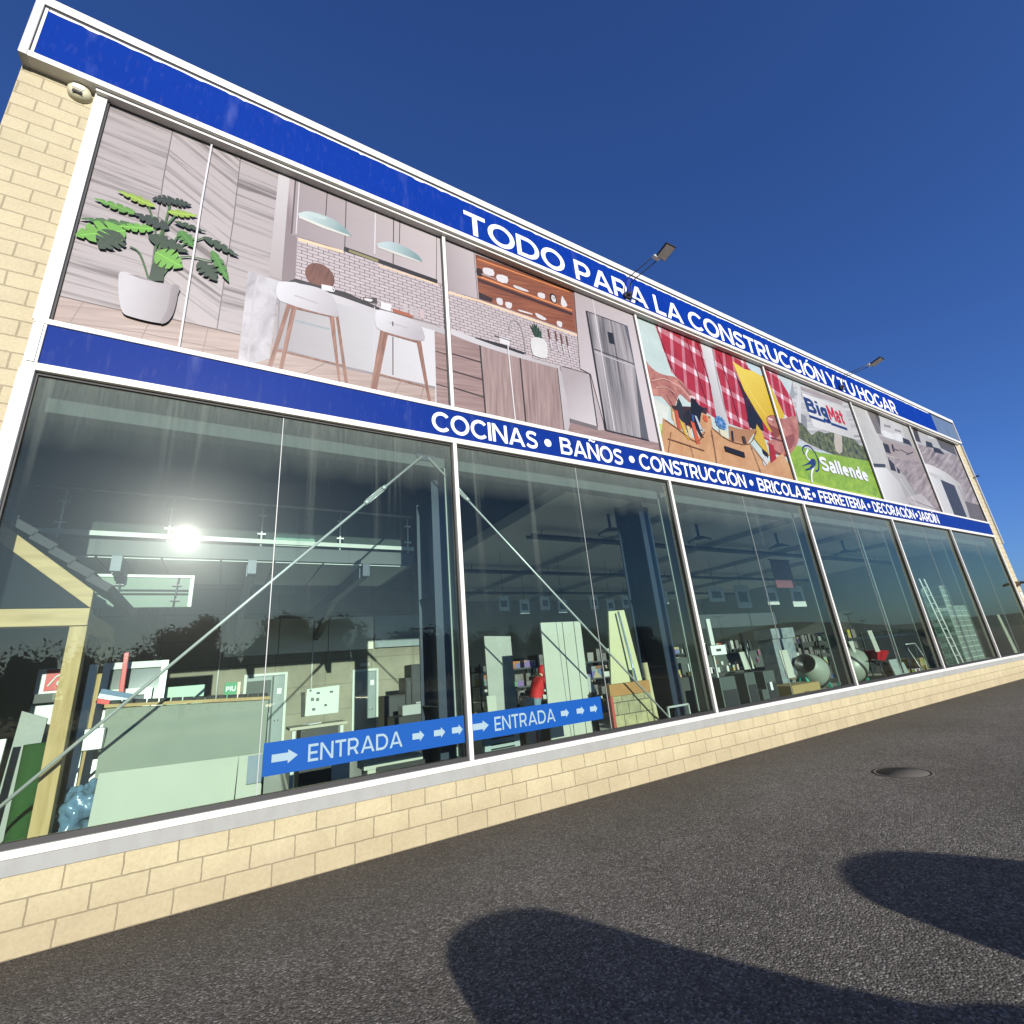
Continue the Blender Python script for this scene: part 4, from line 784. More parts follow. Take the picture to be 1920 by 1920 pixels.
for i, x in enumerate(MX[1:6]):
    zt = 10.1 if i == 0 else 5.14
    y0 = .62 if i == 0 else .78
    if i < 2:
        b = B(); b.box(x-.15,x+.15,y0,y0+.03,FZ,min(zt,4.93)); b.box(x-.15,x+.15,y0+.70,y0+.73,FZ,zt); b.box(x-.012,x+.012,y0+.032,y0+.698,FZ,zt)
        for z in (1.4,3.0,4.6): b.box(x-.14,x+.14,y0+.034,y0+.696,z,z+.015)
        obj('steel_column', b, steel, shop)
    b = B(); b.box(x-.028,x+.028,.135,.30,Z_GB,4.93); obj('inner_fin', b, M('inner_fin_grey',(0.105,0.112,0.116),.5) if i == 0 else bpy.data.materials['inner_fin_grey'], shop)
    b = B(); b.box(x-.05,x+.03,.302,.33,Z_GB,4.93); obj('inner_post', b, M('inner_post_paint',(0.245,0.279,0.258),.5) if i == 0 else bpy.data.materials['inner_post_paint'], shop)
def brace(p, q, tb):
    p, q = Vector(p), Vector(q); b = B(); b.tube([p,q], .017, 10); a = p+(q-p)*tb; d = (q-p).normalized(); up = Vector((-d.z,0,d.x))
    o = obj('brace_rod', b, zinc, shop); c = B()
    for s in (-1,1): c.tube([a-d*.16+up*s*.028,a+d*.16+up*s*.028], .011, 8)
    for s in (-1,1): c.tube([a+d*s*.14,a+d*s*.21], .034, 10)
    obj('turnbuckle', c, zinc, o)
brace((3.62,.30,5.08),(-.62,.30,.80),.17); brace((3.72,.30,5.08),(7.98,.30,.80),.12)
b = B(); b.slab([(3.5,.29,5.2),(3.85,.29,5.2),(3.80,.29,5.02),(3.55,.29,5.02)], (0,.015,0)); obj('gusset_plate', b, steel, shop)
b = B(); b.box(17.2,17.24,.30,.34,Z_GB,4.9); obj('inner_post', b, bpy.data.materials['inner_post_paint'], shop)

# mezzanine walkway with glass balustrade
def clear_mat(name, k):
    g = N(name); t_ = g.n('BsdfTransparent'); t_.inputs[0].default_value = (.82,.93,.89,1); d_ = g.n('BsdfDiffuse'); d_.inputs[0].default_value = (.48,.55,.53,1)
    m_ = g.n('MixShader'); m_.inputs[0].default_value = k; g.set(m_.inputs[1], t_.outputs[0]); g.set(m_.inputs[2], d_.outputs[0]); g.set(g.out.inputs[0], m_.outputs[0]); return g.mat
railg = clear_mat('railing_glass', .07)
clearg = N('clear_panel'); _t = clearg.n('BsdfTransparent'); _t.inputs[0].default_value = (.80,.92,.87,1); _d = clearg.n('BsdfDiffuse'); _d.inputs[0].default_value = (.50,.57,.55,1)
_m = clearg.n('MixShader'); _m.inputs[0].default_value = .24; clearg.set(_m.inputs[1], _t.outputs[0]); clearg.set(_m.inputs[2], _d.outputs[0]); clearg.set(clearg.out.inputs[0], _m.outputs[0]); clearg = clearg.mat
railw = M('railing_white', (.85,.86,.84), .4, 0, .03)
mz = thing('mezzanine_walkway', 'raised walkway with pale edge and glass balustrade across the double-height bay', 'mezzanine', (1.7,4,4.25))
pale = M('pale_edge_paint', (0.462,0.49,0.462), .5, 0, .06)
b = B(); b.box(-1.24,4.2,2.45,4.5,3.86,4.09); obj('deck', b, M('deck_steel',(.06,.07,.075),.6,0,.1), mz)
b = B(); b.box(-1.24,4.2,2.40,2.448,4.13,4.20); obj('edge_strip', b, pale, mz)
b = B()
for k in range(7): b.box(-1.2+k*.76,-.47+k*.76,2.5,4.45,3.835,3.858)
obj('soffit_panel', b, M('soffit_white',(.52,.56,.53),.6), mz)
b = B()
for x in (-.2,1.5,3.3): b.box(x-.07,x+.07,2.6,7.64,3.62,3.832); b.slab([(x-.06,5.2,3.62),(x-.06,7.64,3.62),(x-.06,7.64,3.0),(x-.06,7.1,3.05)], (.12,0,0)); b.box(x-.06,x+.06,2.38,2.5,3.62,3.84)
obj('support_beam', b, steel, mz)
b = B(); b.tube([(-1.24,2.45,4.82),(4.2,2.45,4.82)], .018); obj('handrail', b, railw, mz)
for k in range(5):
    x = -.9+k*1.25; b = B(); b.tube([(x,2.45,4.09),(x,2.45,4.82)], .015)
    for z in (4.30,4.62): b.box(x-.06,x+.06,2.43,2.47,z-.012,z+.012)
    obj('railing_post', b, railw, mz)
    if k < 4: b = B(); b.box(x+.05,x+1.2,2.445,2.455,4.22,4.76); obj('glass_panel', b, railg, mz)
b = B(); b.box(1.80,2.45,2.6,2.9,4.095,4.36); b.box(2.36,2.43,2.58,2.599,4.1,4.34); tag(obj('white_cabinet', b, pale), 'small white cabinet standing on the raised walkway', 'cabinet')
sb = thing('stair_balustrade', 'pale green glass stair balustrade in a white frame below the walkway', 'balustrade', (-.3,2.8,3.18))
b = B(); b.box(-1.2,.73,2.80,2.84,3.62,3.66); b.box(.68,.73,2.80,2.84,3.17,3.615); obj('frame', b, pale, sb)
b = B(); b.box(-1.2,.678,2.82,2.83,3.17,3.615); obj('glass_panel', b, M('frosted_glass',(0.198,0.238,0.205),.85,0,.05,spec=.05), sb)
for x in (-.9,-.2,.5):
    b = B(); b.tube([(x,2.785,3.14),(x+.03,2.785,3.62)], .012)
    for z in (3.27,3.5): b.box(x-.05,x+.07,2.775,2.79,z-.01,z+.01)
    obj('railing_post', b, dark, sb)
b = B(); b.tube([(-1.2,2.79,3.43),(.67,2.79,3.42)], .010); b.tube([(-1.2,2.79,3.375),(.67,2.79,3.365)], .010); obj('handrail', b, dark, sb)

# doors, conduits on the back wall
def door(label, x0, x1, zt, kind):
    t = thing('inner_door', label, 'door', ((x0+x1)/2,7.7,FZ)); y = 7.7
    b = B(); b.box(x0,x0+.06,y-.06,y,FZ,zt); b.box(x1-.06,x1,y-.06,y,FZ,zt); b.box(x0+.062,x1-.062,y-.06,y,zt-.06,zt); obj('frame', b, pale, t)
    b = B(); b.box(x0+.07,x1-.07,y-.045,y-.005,FZ,zt-.07); lf = obj('leaf', b, M('grey_door_%d' % (x0*10),(.20,.235,.24),.35,0,.06), t)
    b = B(); b.tube([(x1-.15,y-.06,1.15),(x1-.25,y-.06,1.15)], .012); obj('handle', b, chrome, lf)
    if kind:
        b = B(); b.box(x0+.07,x1-.36,y-.052,y-.046,1.35,zt-.16); b.box(x1-.34,x1-.30,y-.052,y-.046,FZ,zt-.08); obj('glazed_panel', b, M('door_glass',(.12,.13,.125),.12), lf)
    b = B(); b.box(x1-.22,x1-.12,y-.056,y-.053,1.75,1.88); obj('notice', b, letterw, lf)
dl = [(1.735,2.285),(2.689,2.276)]; dn = [(4.279,2.208),(4.970,2.193)]
door('wide grey glazed door in white frame on the far concrete wall', dl[0][0], dl[1][0], dl[0][1]-.03, 1)
door('narrow plain grey door in white frame on the far concrete wall', dn[0][0], dn[1][0], dn[0][1]-.03, 0)
pw = [(1.240,3.288),(4.840,3.150)]; pwm = M('painted_wall_light', (.74,.72,.62), .8, 0, .06)  # added pale panels; light on the far concrete wall put into their colour
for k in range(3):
    b = B(); xa = pw[0][0]+(pw[1][0]-pw[0][0])*k/3; b.box(xa+.012,xa+(pw[1][0]-pw[0][0])/3-.012,7.66,7.695,2.70,3.58); tag(obj('lit_wall_patch', b, pwm), ('added pale panel painting light onto the far wall, above the glazed door','added pale panel painting light onto the far wall, above the notice board','added pale panel painting light onto the far wall, above the narrow grey door')[k], 'wall panel', 'added pale panels painting light high on the far wall')
b = B(); q = [(1.740,7.293),(2.688,7.330)]; b.box(q[0][0],q[0][0]+.04,7.60,7.65,4.2,q[0][1]); b.box(q[1][0],q[1][0]+.04,7.60,7.65,4.2,q[0][1]); b.box(q[0][0]+.041,q[1][0]-.001,7.60,7.65,q[0][1]-.04,q[0][1]); b.box(q[0][0]+.041,q[1][0]-.001,7.62,7.65,4.2,q[0][1]-.041); tag(obj('upper_door', b, M('upper_door_grey',(.30,.33,.34),.6)), 'pale framed door on the upper wall behind the raised walkway', 'door')
b = B(); b.box(dn[0][0]+.2,dn[0][0]+.45,7.66,7.695,2.25,2.34); tag(obj('exit_plate', b, M('sign_grey',(.35,.36,.33),.5)), 'small oval plate on the concrete wall above the narrow grey door', 'sign')
for i, (x, z0, z1, lb) in enumerate((([(1.183,2.173)][0][0],1.7,3.6,'white conduit pipe climbing the far wall left of the glazed door'),([(3.258,3.036)][0][0],1.7,3.6,'white conduit pipe climbing the far wall above the notice board'))):
    b = B(); b.tube([(x,7.67,z0),(x,7.67,z1)], .018); tag(obj('conduit_pipe', b, letterw), lb, 'pipe')
b = B(); x0 = [(4.870,3.345)][0][0]; b.box(x0,x0+.03,7.62,7.67,2.72,3.6); b.box(x0+.031,x0+1.6,7.62,7.67,2.72,2.75); b.box(x0+.032,x0+1.6,7.64,7.67,2.752,3.6); tag(obj('projection_screen', b, M('screen_grey',(.25,.29,.31),.6)), 'grey screen with thin white edge on the far concrete wall', 'screen')

# ------------------------------------------------------------------ left bay: timber shelter and sheet goods
pine = N('pine_timber'); v = pine.map((14,14,1.6)); _n = pine.noise(1.0,5,v,.6,.8); _k = pine.ramp(pine.noise(5,2),(.70,(1,1,1)),(.76,(.45,.32,.2)))
pinem = pine.base(pine.mix(1.0, pine.ramp(_n,(.3,(.29,.185,.066)),(.7,(.43,.30,.135))), _k, 'MULTIPLY'), .65)
pine2 = N('pine_timber_level'); v = pine2.map((1.6,14,14)); _n = pine2.noise(1.0,5,v,.6,.8); pine2m = pine2.base(pine2.ramp(_n,(.3,(.29,.185,.066)),(.7,(.43,.30,.135))), .65)
sh = thing('timber_shelter', 'pine timber garden shelter with dark shingled gable roof inside the left pane', 'shelter', (-.6,.5,FZ))
b = B(); b.box(-.16,-.02,.42,.56,FZ,2.62); obj('post', b, pinem, sh, .006)
b = B(); b.box(-1.22,-1.10,.42,.56,FZ,2.62); obj('post', b, pinem, sh, .006)
b = B(); b.box(-.16,-.02,1.9,2.04,FZ,2.62); obj('post', b, pinem, sh, .006)
b = B(); b.box(-1.22,-.02,.40,.555,2.625,2.80); obj('beam', b, pine2m, sh, .006)
b = B(); b.box(-.14,-.04,.56,2.04,2.625,2.78); obj('beam', b, pine2m, sh, .006)
b = B(); b.slab([(-.02,.40,2.80),(-.02,.40,2.98),(-.90,.40,3.72),(-.90,.40,3.54)], (0,.08,0)); obj('rafter', b, pine2m, sh, .005)
b = B(); b.slab([(-1.24,.40,3.27),(-1.24,.40,3.45),(-.905,.40,3.72),(-.905,.40,3.54)], (0,.08,0)); obj('rafter', b, pine2m, sh, .005)
shing = M('bitumen_shingle', (.045,.042,.045), .9, 0, .3, 8, .4, 90)
b = B()
for k in range(6):
    f0, f1 = k/6, (k+1.15)/6; xa, za = .10-f0*1.0, 2.92+f0*.84; xb, zb = .10-f1*1.0, 2.92+f1*.84
    b.slab([(xa,.32,za+.04),(xb,.32,zb+.0),(xb,2.2,zb+.0),(xa,2.2,za+.04)], (.045,0,.065))
obj('roof', b, shing, sh)
b = B(); b.slab([(-.905,.32,3.78),(-1.24,.32,3.48),(-1.24,2.2,3.48),(-.905,2.2,3.78)], (-.018,0,.022)); obj('roof', b, shing, sh)
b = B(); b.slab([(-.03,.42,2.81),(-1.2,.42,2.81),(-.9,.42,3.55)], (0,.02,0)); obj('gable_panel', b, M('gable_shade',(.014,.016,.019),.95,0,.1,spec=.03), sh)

pb = M('green_plasterboard', (.205,.222,.185), .9, 0, .10, 1.6, dirt=.10); pbw = M('mint_sheet', (.375,.385,.325), .85, 0, .07, 1.2, dirt=.07)
def sheet(label, c, d, m, name='sheet_panel', group=None, cat='panel', bev=0):
    b = B(); b.slab(c, d); return tag(obj(name, b, m, bevel=bev), label, cat, group)
t = thing('plasterboard_trolley', 'big grey-green plasterboard sheet leaning on a trolley behind the glass', 'plasterboard', (.95,1.0,FZ))
b = B(); b.slab([(.20,.78,.45),(1.72,.78,.45),(1.77,1.12,1.72),(.14,1.12,1.80)], (0,.04,.0)); obj('board', b, pb, t)
b = B(); b.slab([(.13,1.08,1.805),(1.78,1.08,1.725),(1.78,1.22,1.725),(.13,1.22,1.805)], (0,0,.035)); obj('timber_cap', b, pine2m, t)
b = B()
for k in range(14):
    x = .16+k*.115; b.tube([(x,1.17,1.845-k*.0056),(x+.10,1.17,1.840-k*.0056)], .035, 8)
obj('tile_edge', b, shing, t)
b = B(); b.box(.15,1.75,.9,1.9,FZ,.42); obj('base', b, dark, t)
sheet('bright mint green sheet standing low against the left window', [(.24,.47,.55),(1.44,.47,.55),(1.46,.52,1.17),(.26,.52,1.20)], (0,.03,0), pbw)
sheet('small mint sheet beside the big one with a grey swatch on it', [(1.455,.47,.55),(1.70,.47,.55),(1.71,.52,1.165),(1.465,.52,1.17)], (0,.03,0), pbw)
b = B(); b.box(1.55,1.72,.455,.465,.88,1.16); tag(obj('swatch_card', b, M('swatch_grey',(.16,.19,.24),.5)), 'dark grey swatch card fixed to the narrow mint sheet', 'swatch')
redm = M('red_paint', (0.434,0.014,0.021), .4, 0, .06)
b = B(); b.beam((.24,1.5,FZ),(.20,1.5,2.42),.05,.05); b.box(.14,.20,1.47,1.53,FZ,FZ+.05); tag(obj('red_post', b, redm, bevel=.005), 'slim bright red post standing behind the plasterboard', 'post')
t = thing('product_box', 'tilted blue, white and red box lying beside the red post', 'box', (.2,1.3,1.83))
for k, c in enumerate(((.55,.03,.03),(.55,.62,.68),(.06,.12,.22))):
    b = B(); b.obox((.18+k*.012,1.3,1.845+k*.05),(.15,0,-.045),(0,.07,0),(.006,0,.024)); obj('box_band', b, M('box_band_%d' % k, c, .5), t)
def frame_sample(label, x0, x1, z1, y, group):
    t = thing('window_frame_sample', label, 'window frame', (x0,y,FZ), group); b = B()
    for q in ((x0,x0+.07,FZ,z1),(x1-.07,x1,FZ,z1)): b.slab([(q[0],y,q[2]),(q[1],y,q[2]),(q[1],y+.35,q[3]),(q[0],y+.35,q[3])], (0,.05,0))
    b.slab([(x0+.07,y+.33,z1-.08),(x1-.07,y+.33,z1-.08),(x1-.07,y+.35,z1),(x0+.07,y+.35,z1)], (0,.05,0)); b.slab([(x0+.07,y,FZ),(x1-.07,y,FZ),(x1-.07,y+.02,FZ+.08),(x0+.07,y+.02,FZ+.08)], (0,.05,0))
    obj('frame', b, M('pvc_white',(0.49,0.496,0.462),.35) if 'pvc_white' not in bpy.data.materials else bpy.data.materials['pvc_white'], t)
    b = B(); b.slab([(x0+.07,y+.03,FZ+.08),(x1-.07,y+.03,FZ+.08),(x1-.07,y+.36,z1-.08),(x0+.07,y+.36,z1-.08)], (0,.01,0)); obj('glass', b, M('frame_glass',(.10,.11,.11),.1) if 'frame_glass' not in bpy.data.materials else bpy.data.materials['frame_glass'], t)
frame_sample('tall white window frame sample leaning behind the red post', -.03, .62, 2.32, 1.35, 'window frame samples')
frame_sample('smaller white window frame sample in front of the tall one', .06, .50, 2.0, 1.22, 'window frame samples')
b = B(); b.slab([(-.02,.80,.30),(.05,.80,.30),(-.0,1.15,2.28),(-.07,1.15,2.28)], (0,.06,0)); tag(obj('white_profile', b, bpy.data.materials['pvc_white']), 'long white plastic profile leaning beside the timber post', 'profile')
bl = thing('wrapped_sack', 'blue plastic-wrapped sack lying between timber post and mint sheet', 'sack', (.12,.75,FZ))
b = B(); b.box(-.02,.30,.6,1.1,FZ,.62); obj('pallet', b, pinem, bl)
b = B(); b.ball((.13,.80,.84),.17,.26,.26,40,28)
b.v = [tuple(Vector(p)+(Vector(p)-Vector((.13,.8,.84))).normalized()*.11*(noise.noise(Vector(p)*7)+.5*noise.noise(Vector(p)*19))) for p in b.v]
obj('sack', b, M('blue_film',(.10,.17,.25),.18,0,.5,14,.5,18), bl)
b = B(); b.obox((.10,1.0,1.50),(.09,0,.0),(0,.03,.0),(0,0,.11)); b.tube([(.02,1.0,1.41),(.16,1.0,1.41)], .02); tag(obj('white_mixer_tap', b, chrome, bevel=.01), 'chrome and white tap fitting beside the window frames', 'tap')
turf = M('turf_green', (.014,.062,.011), .95, 0, .4, 30, .6, 120)
b = B(); b.lathe([(0,FZ),(.11,FZ),(.115,.8),(.115,1.52),(0,1.52)], (-.33,1.0,0)); tag(obj('turf_roll', b, turf), 'upright roll of bright green artificial turf beside the timber post', 'turf roll')
gp = M('grey_panel', (0.238,0.245,0.231), .6, 0, .08)
sheet('grey wall panel leaning behind the turf roll', [(-.62,1.1,.3),(-.40,1.1,.3),(-.38,1.35,1.75),(-.60,1.35,1.85)], (0,.03,0), gp)
sheet('thin pale strip panel standing at the far left of the glass', [(-.62,.75,.3),(-.56,.75,.3),(-.56,.9,1.6),(-.62,.9,1.6)], (0,.03,0), bpy.data.materials['pvc_white'])
t = thing('display_stand', 'white display panel with red square and white swirl behind the timber post', 'display', (-.5,1.8,FZ))
b = B(); b.box(-.64,-.38,1.8,1.84,FZ,2.30); obj('panel', b, letterw, t)
b = B(); b.box(-.56,-.38,1.785,1.798,2.05,2.29); rs = obj('red_square', b, redm, t)
b = B(); pts = smooth([(-.53,2.10),(-.50,2.15),(-.46,2.21),(-.42,2.22),(-.41,2.18),(-.45,2.13),(-.41,2.10),(-.38,2.11)], 5, False); b.tube([(x,1.783,z) for x,z in pts], .010, 6); obj('swirl', b, letterw, rs)
b = B(); b.box(-.62,-.36,1.70,1.78,1.92,2.02); obj('black_bar', b, black, t)
ins = thing('insulation_stack', 'stack of pale green insulation boards behind the plasterboard', 'insulation', (.8,2.0,FZ))
for k in range(6):
    b = B(); z0 = FZ+.02+k*.31; b.box(.50+.01*(k%2),1.04,1.9,2.6,z0,z0+.295); obj('board', b, M('mint_foam',(0.413,0.54,0.435),.8) if k == 0 else bpy.data.materials['mint_foam'], ins)
t = thing('low_cabinet', 'black low cabinet carrying a green product box', 'cabinet', (1.5,2.3,FZ))
b = B(); b.box(1.10,1.85,2.0,2.5,FZ,1.76); obj('carcass', b, black, t, .01)
b = B(); b.box(1.12,1.47,1.985,1.998,FZ+.1,1.7); obj('door', b, dark, t)
t = thing('green_box', 'small green product box with white letters on the low black cabinet', 'box', (1.38,2.1,1.77))
b = B(); b.box(1.28,1.43,2.02,2.2,1.77,1.99); obj('carton', b, M('carton_green',(.03,.22,.09),.5), t)
b = B(); b.box(1.432,1.47,2.02,2.2,1.77,1.985); obj('carton_side', b, M('carton_pink',(.62,.45,.38),.5), t)
tx = T(); tx.word('PIU', 1.295, 1.415, 1.87, .065, 2.018, .24, .1); obj('lettering', tx.b, letterw, t)
# counter, notice board
t = thing('service_counter', 'black service counter with pale worktop behind the entrance sign', 'counter', (2.6,2.6,FZ))
b = B(); b.box(2.20,3.05,2.5,3.0,1.22,1.26); obj('worktop', b, M('worktop_beige',(0.36,0.338,0.255),.5), t)
b = B(); b.box(2.36,2.92,2.52,2.98,FZ,1.218); obj('front', b, black, t)
b = B(); b.box(2.24,2.29,2.54,2.59,FZ,1.218); obj('leg', b, pale, t)
b = B(); b.box(2.95,3.0,2.54,2.59,FZ,1.218); obj('leg', b, pale, t)
b = B(); b.obox((2.55,2.7,1.275),(.10,.03,0),(-.03,.08,0),(0,0,.006)); tag(obj('paper_sheet', b, letterw), 'loose paper sheet lying on the service counter', 'paper')
t = thing('notice_board', 'pale notice board with small dark pictures propped on the counter', 'notice board', (2.75,2.9,1.26))
b = B(); b.slab([(2.45,2.82,1.39),(2.97,2.82,1.39),(3.0,2.93,1.82),(2.48,2.93,1.80)], (0,.02,0)); bd = obj('board', b, M('board_mint',(0.434,0.49,0.42),.5), t)
b = B()
for u, v_, w_, h_ in ((2.52,1.76,.03,.03),(2.63,1.71,.05,.03),(2.84,1.71,.05,.03),(2.54,1.61,.05,.05),(2.62,1.60,.05,.05),(2.56,1.46,.05,.04),(2.75,1.51,.04,.03)):
    k = (v_-1.39)/.42; yb = 2.815+.11*k; b.slab([(u,yb,v_),(u+w_,yb,v_),(u+w_,yb+.01,v_+h_),(u,yb+.01,v_+h_)], (0,-.004,0))
obj('print', b, dark, bd)
b = B(); b.slab([(2.40,2.84,1.38),(2.46,2.84,1.38),(2.46,2.98,1.76),(2.40,2.98,1.76)], (0,.03,0)); obj('stand', b, black, t)
b = B(); b.box(2.66,2.90,1.6,1.64,FZ,.86); b.box(2.68,2.88,1.59,1.599,.5,.8); tag(obj('price_board', b, M('price_panel_grey',(0.375,0.375,0.345),.6)), 'grey printed price panel standing under the blue entrance sign', 'price board')
b = B(); b.box(2.85,3.62,.60,.95,.78,.86); b.box(2.9,3.6,.62,.92,FZ,.775); tag(obj('white_shelf', b, [pbw]), 'low white shelf standing near the first mullion', 'shelf')
b = B(); b.box(3.0,3.62,.52,.58,FZ,.80); tag(obj('black_plinth', b, black), 'black plinth in front of the low white shelf', 'plinth')
for i, (x0,x1,zt,lb) in enumerate(((4.40,4.88,1.50,'lower black cabinet left in the dark group'),(4.885,5.02,1.85,'narrow black cabinet in the dark group'),(5.025,5.75,2.13,'tallest black cabinet in the dark group'))):
    t = thing('black_cabinet', lb, 'cabinet', ((x0+x1)/2,5.3,FZ), 'dark cabinets in front of the far wall'); b = B(); b.box(x0,x1,5.1,5.6,FZ,zt); obj('carcass', b, black, t, .008)
    b = B(); b.box(x0+.02,x1-.02,5.085,5.098,FZ+.08,zt-.05); obj('door', b, dark, t)
b = B(); b.box(4.55,5.05,4.3,4.6,1.10,1.30); b.box(4.85,5.0,4.32,4.5,1.302,1.34); tag(obj('counter_scale', b, M('scale_grey',(.30,.31,.30),.4), bevel=.01), 'grey counter scale in front of the black cabinets', 'scale')
b = B(); b.box(4.35,5.05,4.2,4.7,FZ,1.098); tag(obj('checkout_desk', b, black, bevel=.01), 'black checkout desk under the grey scale', 'desk')

# ------------------------------------------------------------------ second bay
sheet('grey door leaf standing in the shade behind the second bay', [(5.92,3.0,FZ),(6.55,3.0,FZ),(6.56,3.05,2.50),(5.92,3.05,2.53)], (0,.04,0), M('leaf_grey',(0.28,0.294,0.266),.6), 'door_leaf', None, 'door leaf')
for x0, x1, lb in ((6.18,6.66,'widest of the white boards standing behind the entrance sign'),(6.675,6.93,'middle white board of the standing row'),(6.945,7.10,'narrowest white board of the standing row')):
    sheet(lb, [(x0-.10,1.18,FZ),(x1-.10,1.18,FZ),(x1,1.28,2.58),(x0,1.28,2.58)], (0,.03,0), pbw, 'white_board', 'white boards behind the second pane', 'board')
sheet('thin white upright strip standing left of the white boards', [(4.86,1.0,.5),(5.02,1.0,.5),(5.02,1.05,1.45),(4.86,1.05,1.45)], (0,.03,0), pbw, 'white_strip', None, 'strip')
t = thing('grey_radiator', 'grey radiator panel under the second entrance sign', 'radiator', (4.95,.8,FZ)); b = B(); b.box(4.62,5.22,.75,.83,FZ,.98)
obj('panel', b, M('radiator_grey',(.28,.33,.33),.4), t)
b = B()
for z in (.72,.78,.86): b.box(4.72,5.12,.735,.748,z,z+.02)
obj('grille', b, black, t)
cream = M('cream_panel', (0.422,0.408,0.245), .6, 0, .05)
sheet('tall tapered cream panel half in shade beside the stone display', [(7.18,.95,FZ),(8.32,.95,FZ),(8.16,1.15,2.76),(7.74,1.15,2.74)], (0,.03,0), cream, 'cream_panel')
t = thing('stone_display', 'stone tile display panel with brown timber head beside the cream panel', 'display', (7.5,.62,FZ))
stn = N('stone_tiles'); sp = stn.n('SeparateXYZ'); stn.set(sp.inputs[0], stn.tc); cb = stn.n('CombineXYZ'); stn.set(cb.inputs[0], sp.outputs[0]); stn.set(cb.inputs[1], sp.outputs[2])
tb = stn.n('TexBrick', Scale=1.0); stn.set(tb.inputs['Vector'], cb.outputs[0]); tb.inputs['Brick Width'].default_value = .27; tb.inputs['Row Height'].default_value = .20; tb.inputs['Mortar Size'].default_value = .008
for k, c in (('Color1',(.34,.305,.165,1)),('Color2',(.245,.225,.135,1)),('Mortar',(.08,.07,.05,1))): tb.inputs[k].default_value = c
stm = stn.base(stn.mix(1.0, tb.outputs['Color'], stn.ramp(stn.noise(9,5),(.3,(.7,.7,.7)),(.7,(1.15,1.15,1.1))), 'MULTIPLY'), .8)
b = B(); b.box(7.02,7.90,.58,.66,FZ,1.22); obj('tile_panel', b, stm, t)
b = B(); b.box(6.97,7.93,.56,.68,1.222,1.42); obj('timber_head', b, M('brown_timber',(.30,.15,.05),.6,0,.25,6), t, .006)
b = B(); b.box(6.96,7.015,.56,.66,FZ,1.22); obj('red_edge', b, M('edge_red',(.35,.06,.05),.5), t)
b = B(); b.tube([(7.99,.58,FZ),(7.95,.62,1.72)], [.055,.05], 14); tag(obj('carpet_tube', b, M('card_tube',(0.392,0.343,0.196),.7)), 'long cardboard tube standing right of the stone display', 'tube')
b = B(); b.tube([(7.98,.75,FZ),(7.90,1.05,2.72)], .022); tag(obj('metal_pipe', b, M('blue_zinc',(.40,.48,.55),.3,.6)), 'slim blue-grey metal pipe leaning on the cream panel', 'pipe')
t = thing('hand_trolley', 'small grey metal trolley frame near the second column', 'trolley', (8.45,.5,FZ)); b = B()
for x in (8.16,8.70):
    b.beam((x,.45,FZ+.06),(x,.45,.93),.03,.03)
b.beam((8.16,.45,.93),(8.70,.45,.93),.03,.03); b.beam((8.16,.45,.72),(8.70,.45,.72),.02,.02); obj('frame', b, zinc, t)
b = B(); b.box(8.16,8.70,.45,.75,FZ+.05,FZ+.08); obj('platform', b, dark, t)
for x in (8.2,8.66): b = B(); b.lathe([(0,-.02),(.05,-.02),(.05,.02),(0,.02)], (x,.5,FZ+.05), (1,0,0), 14); obj('wheel', b, black, t)

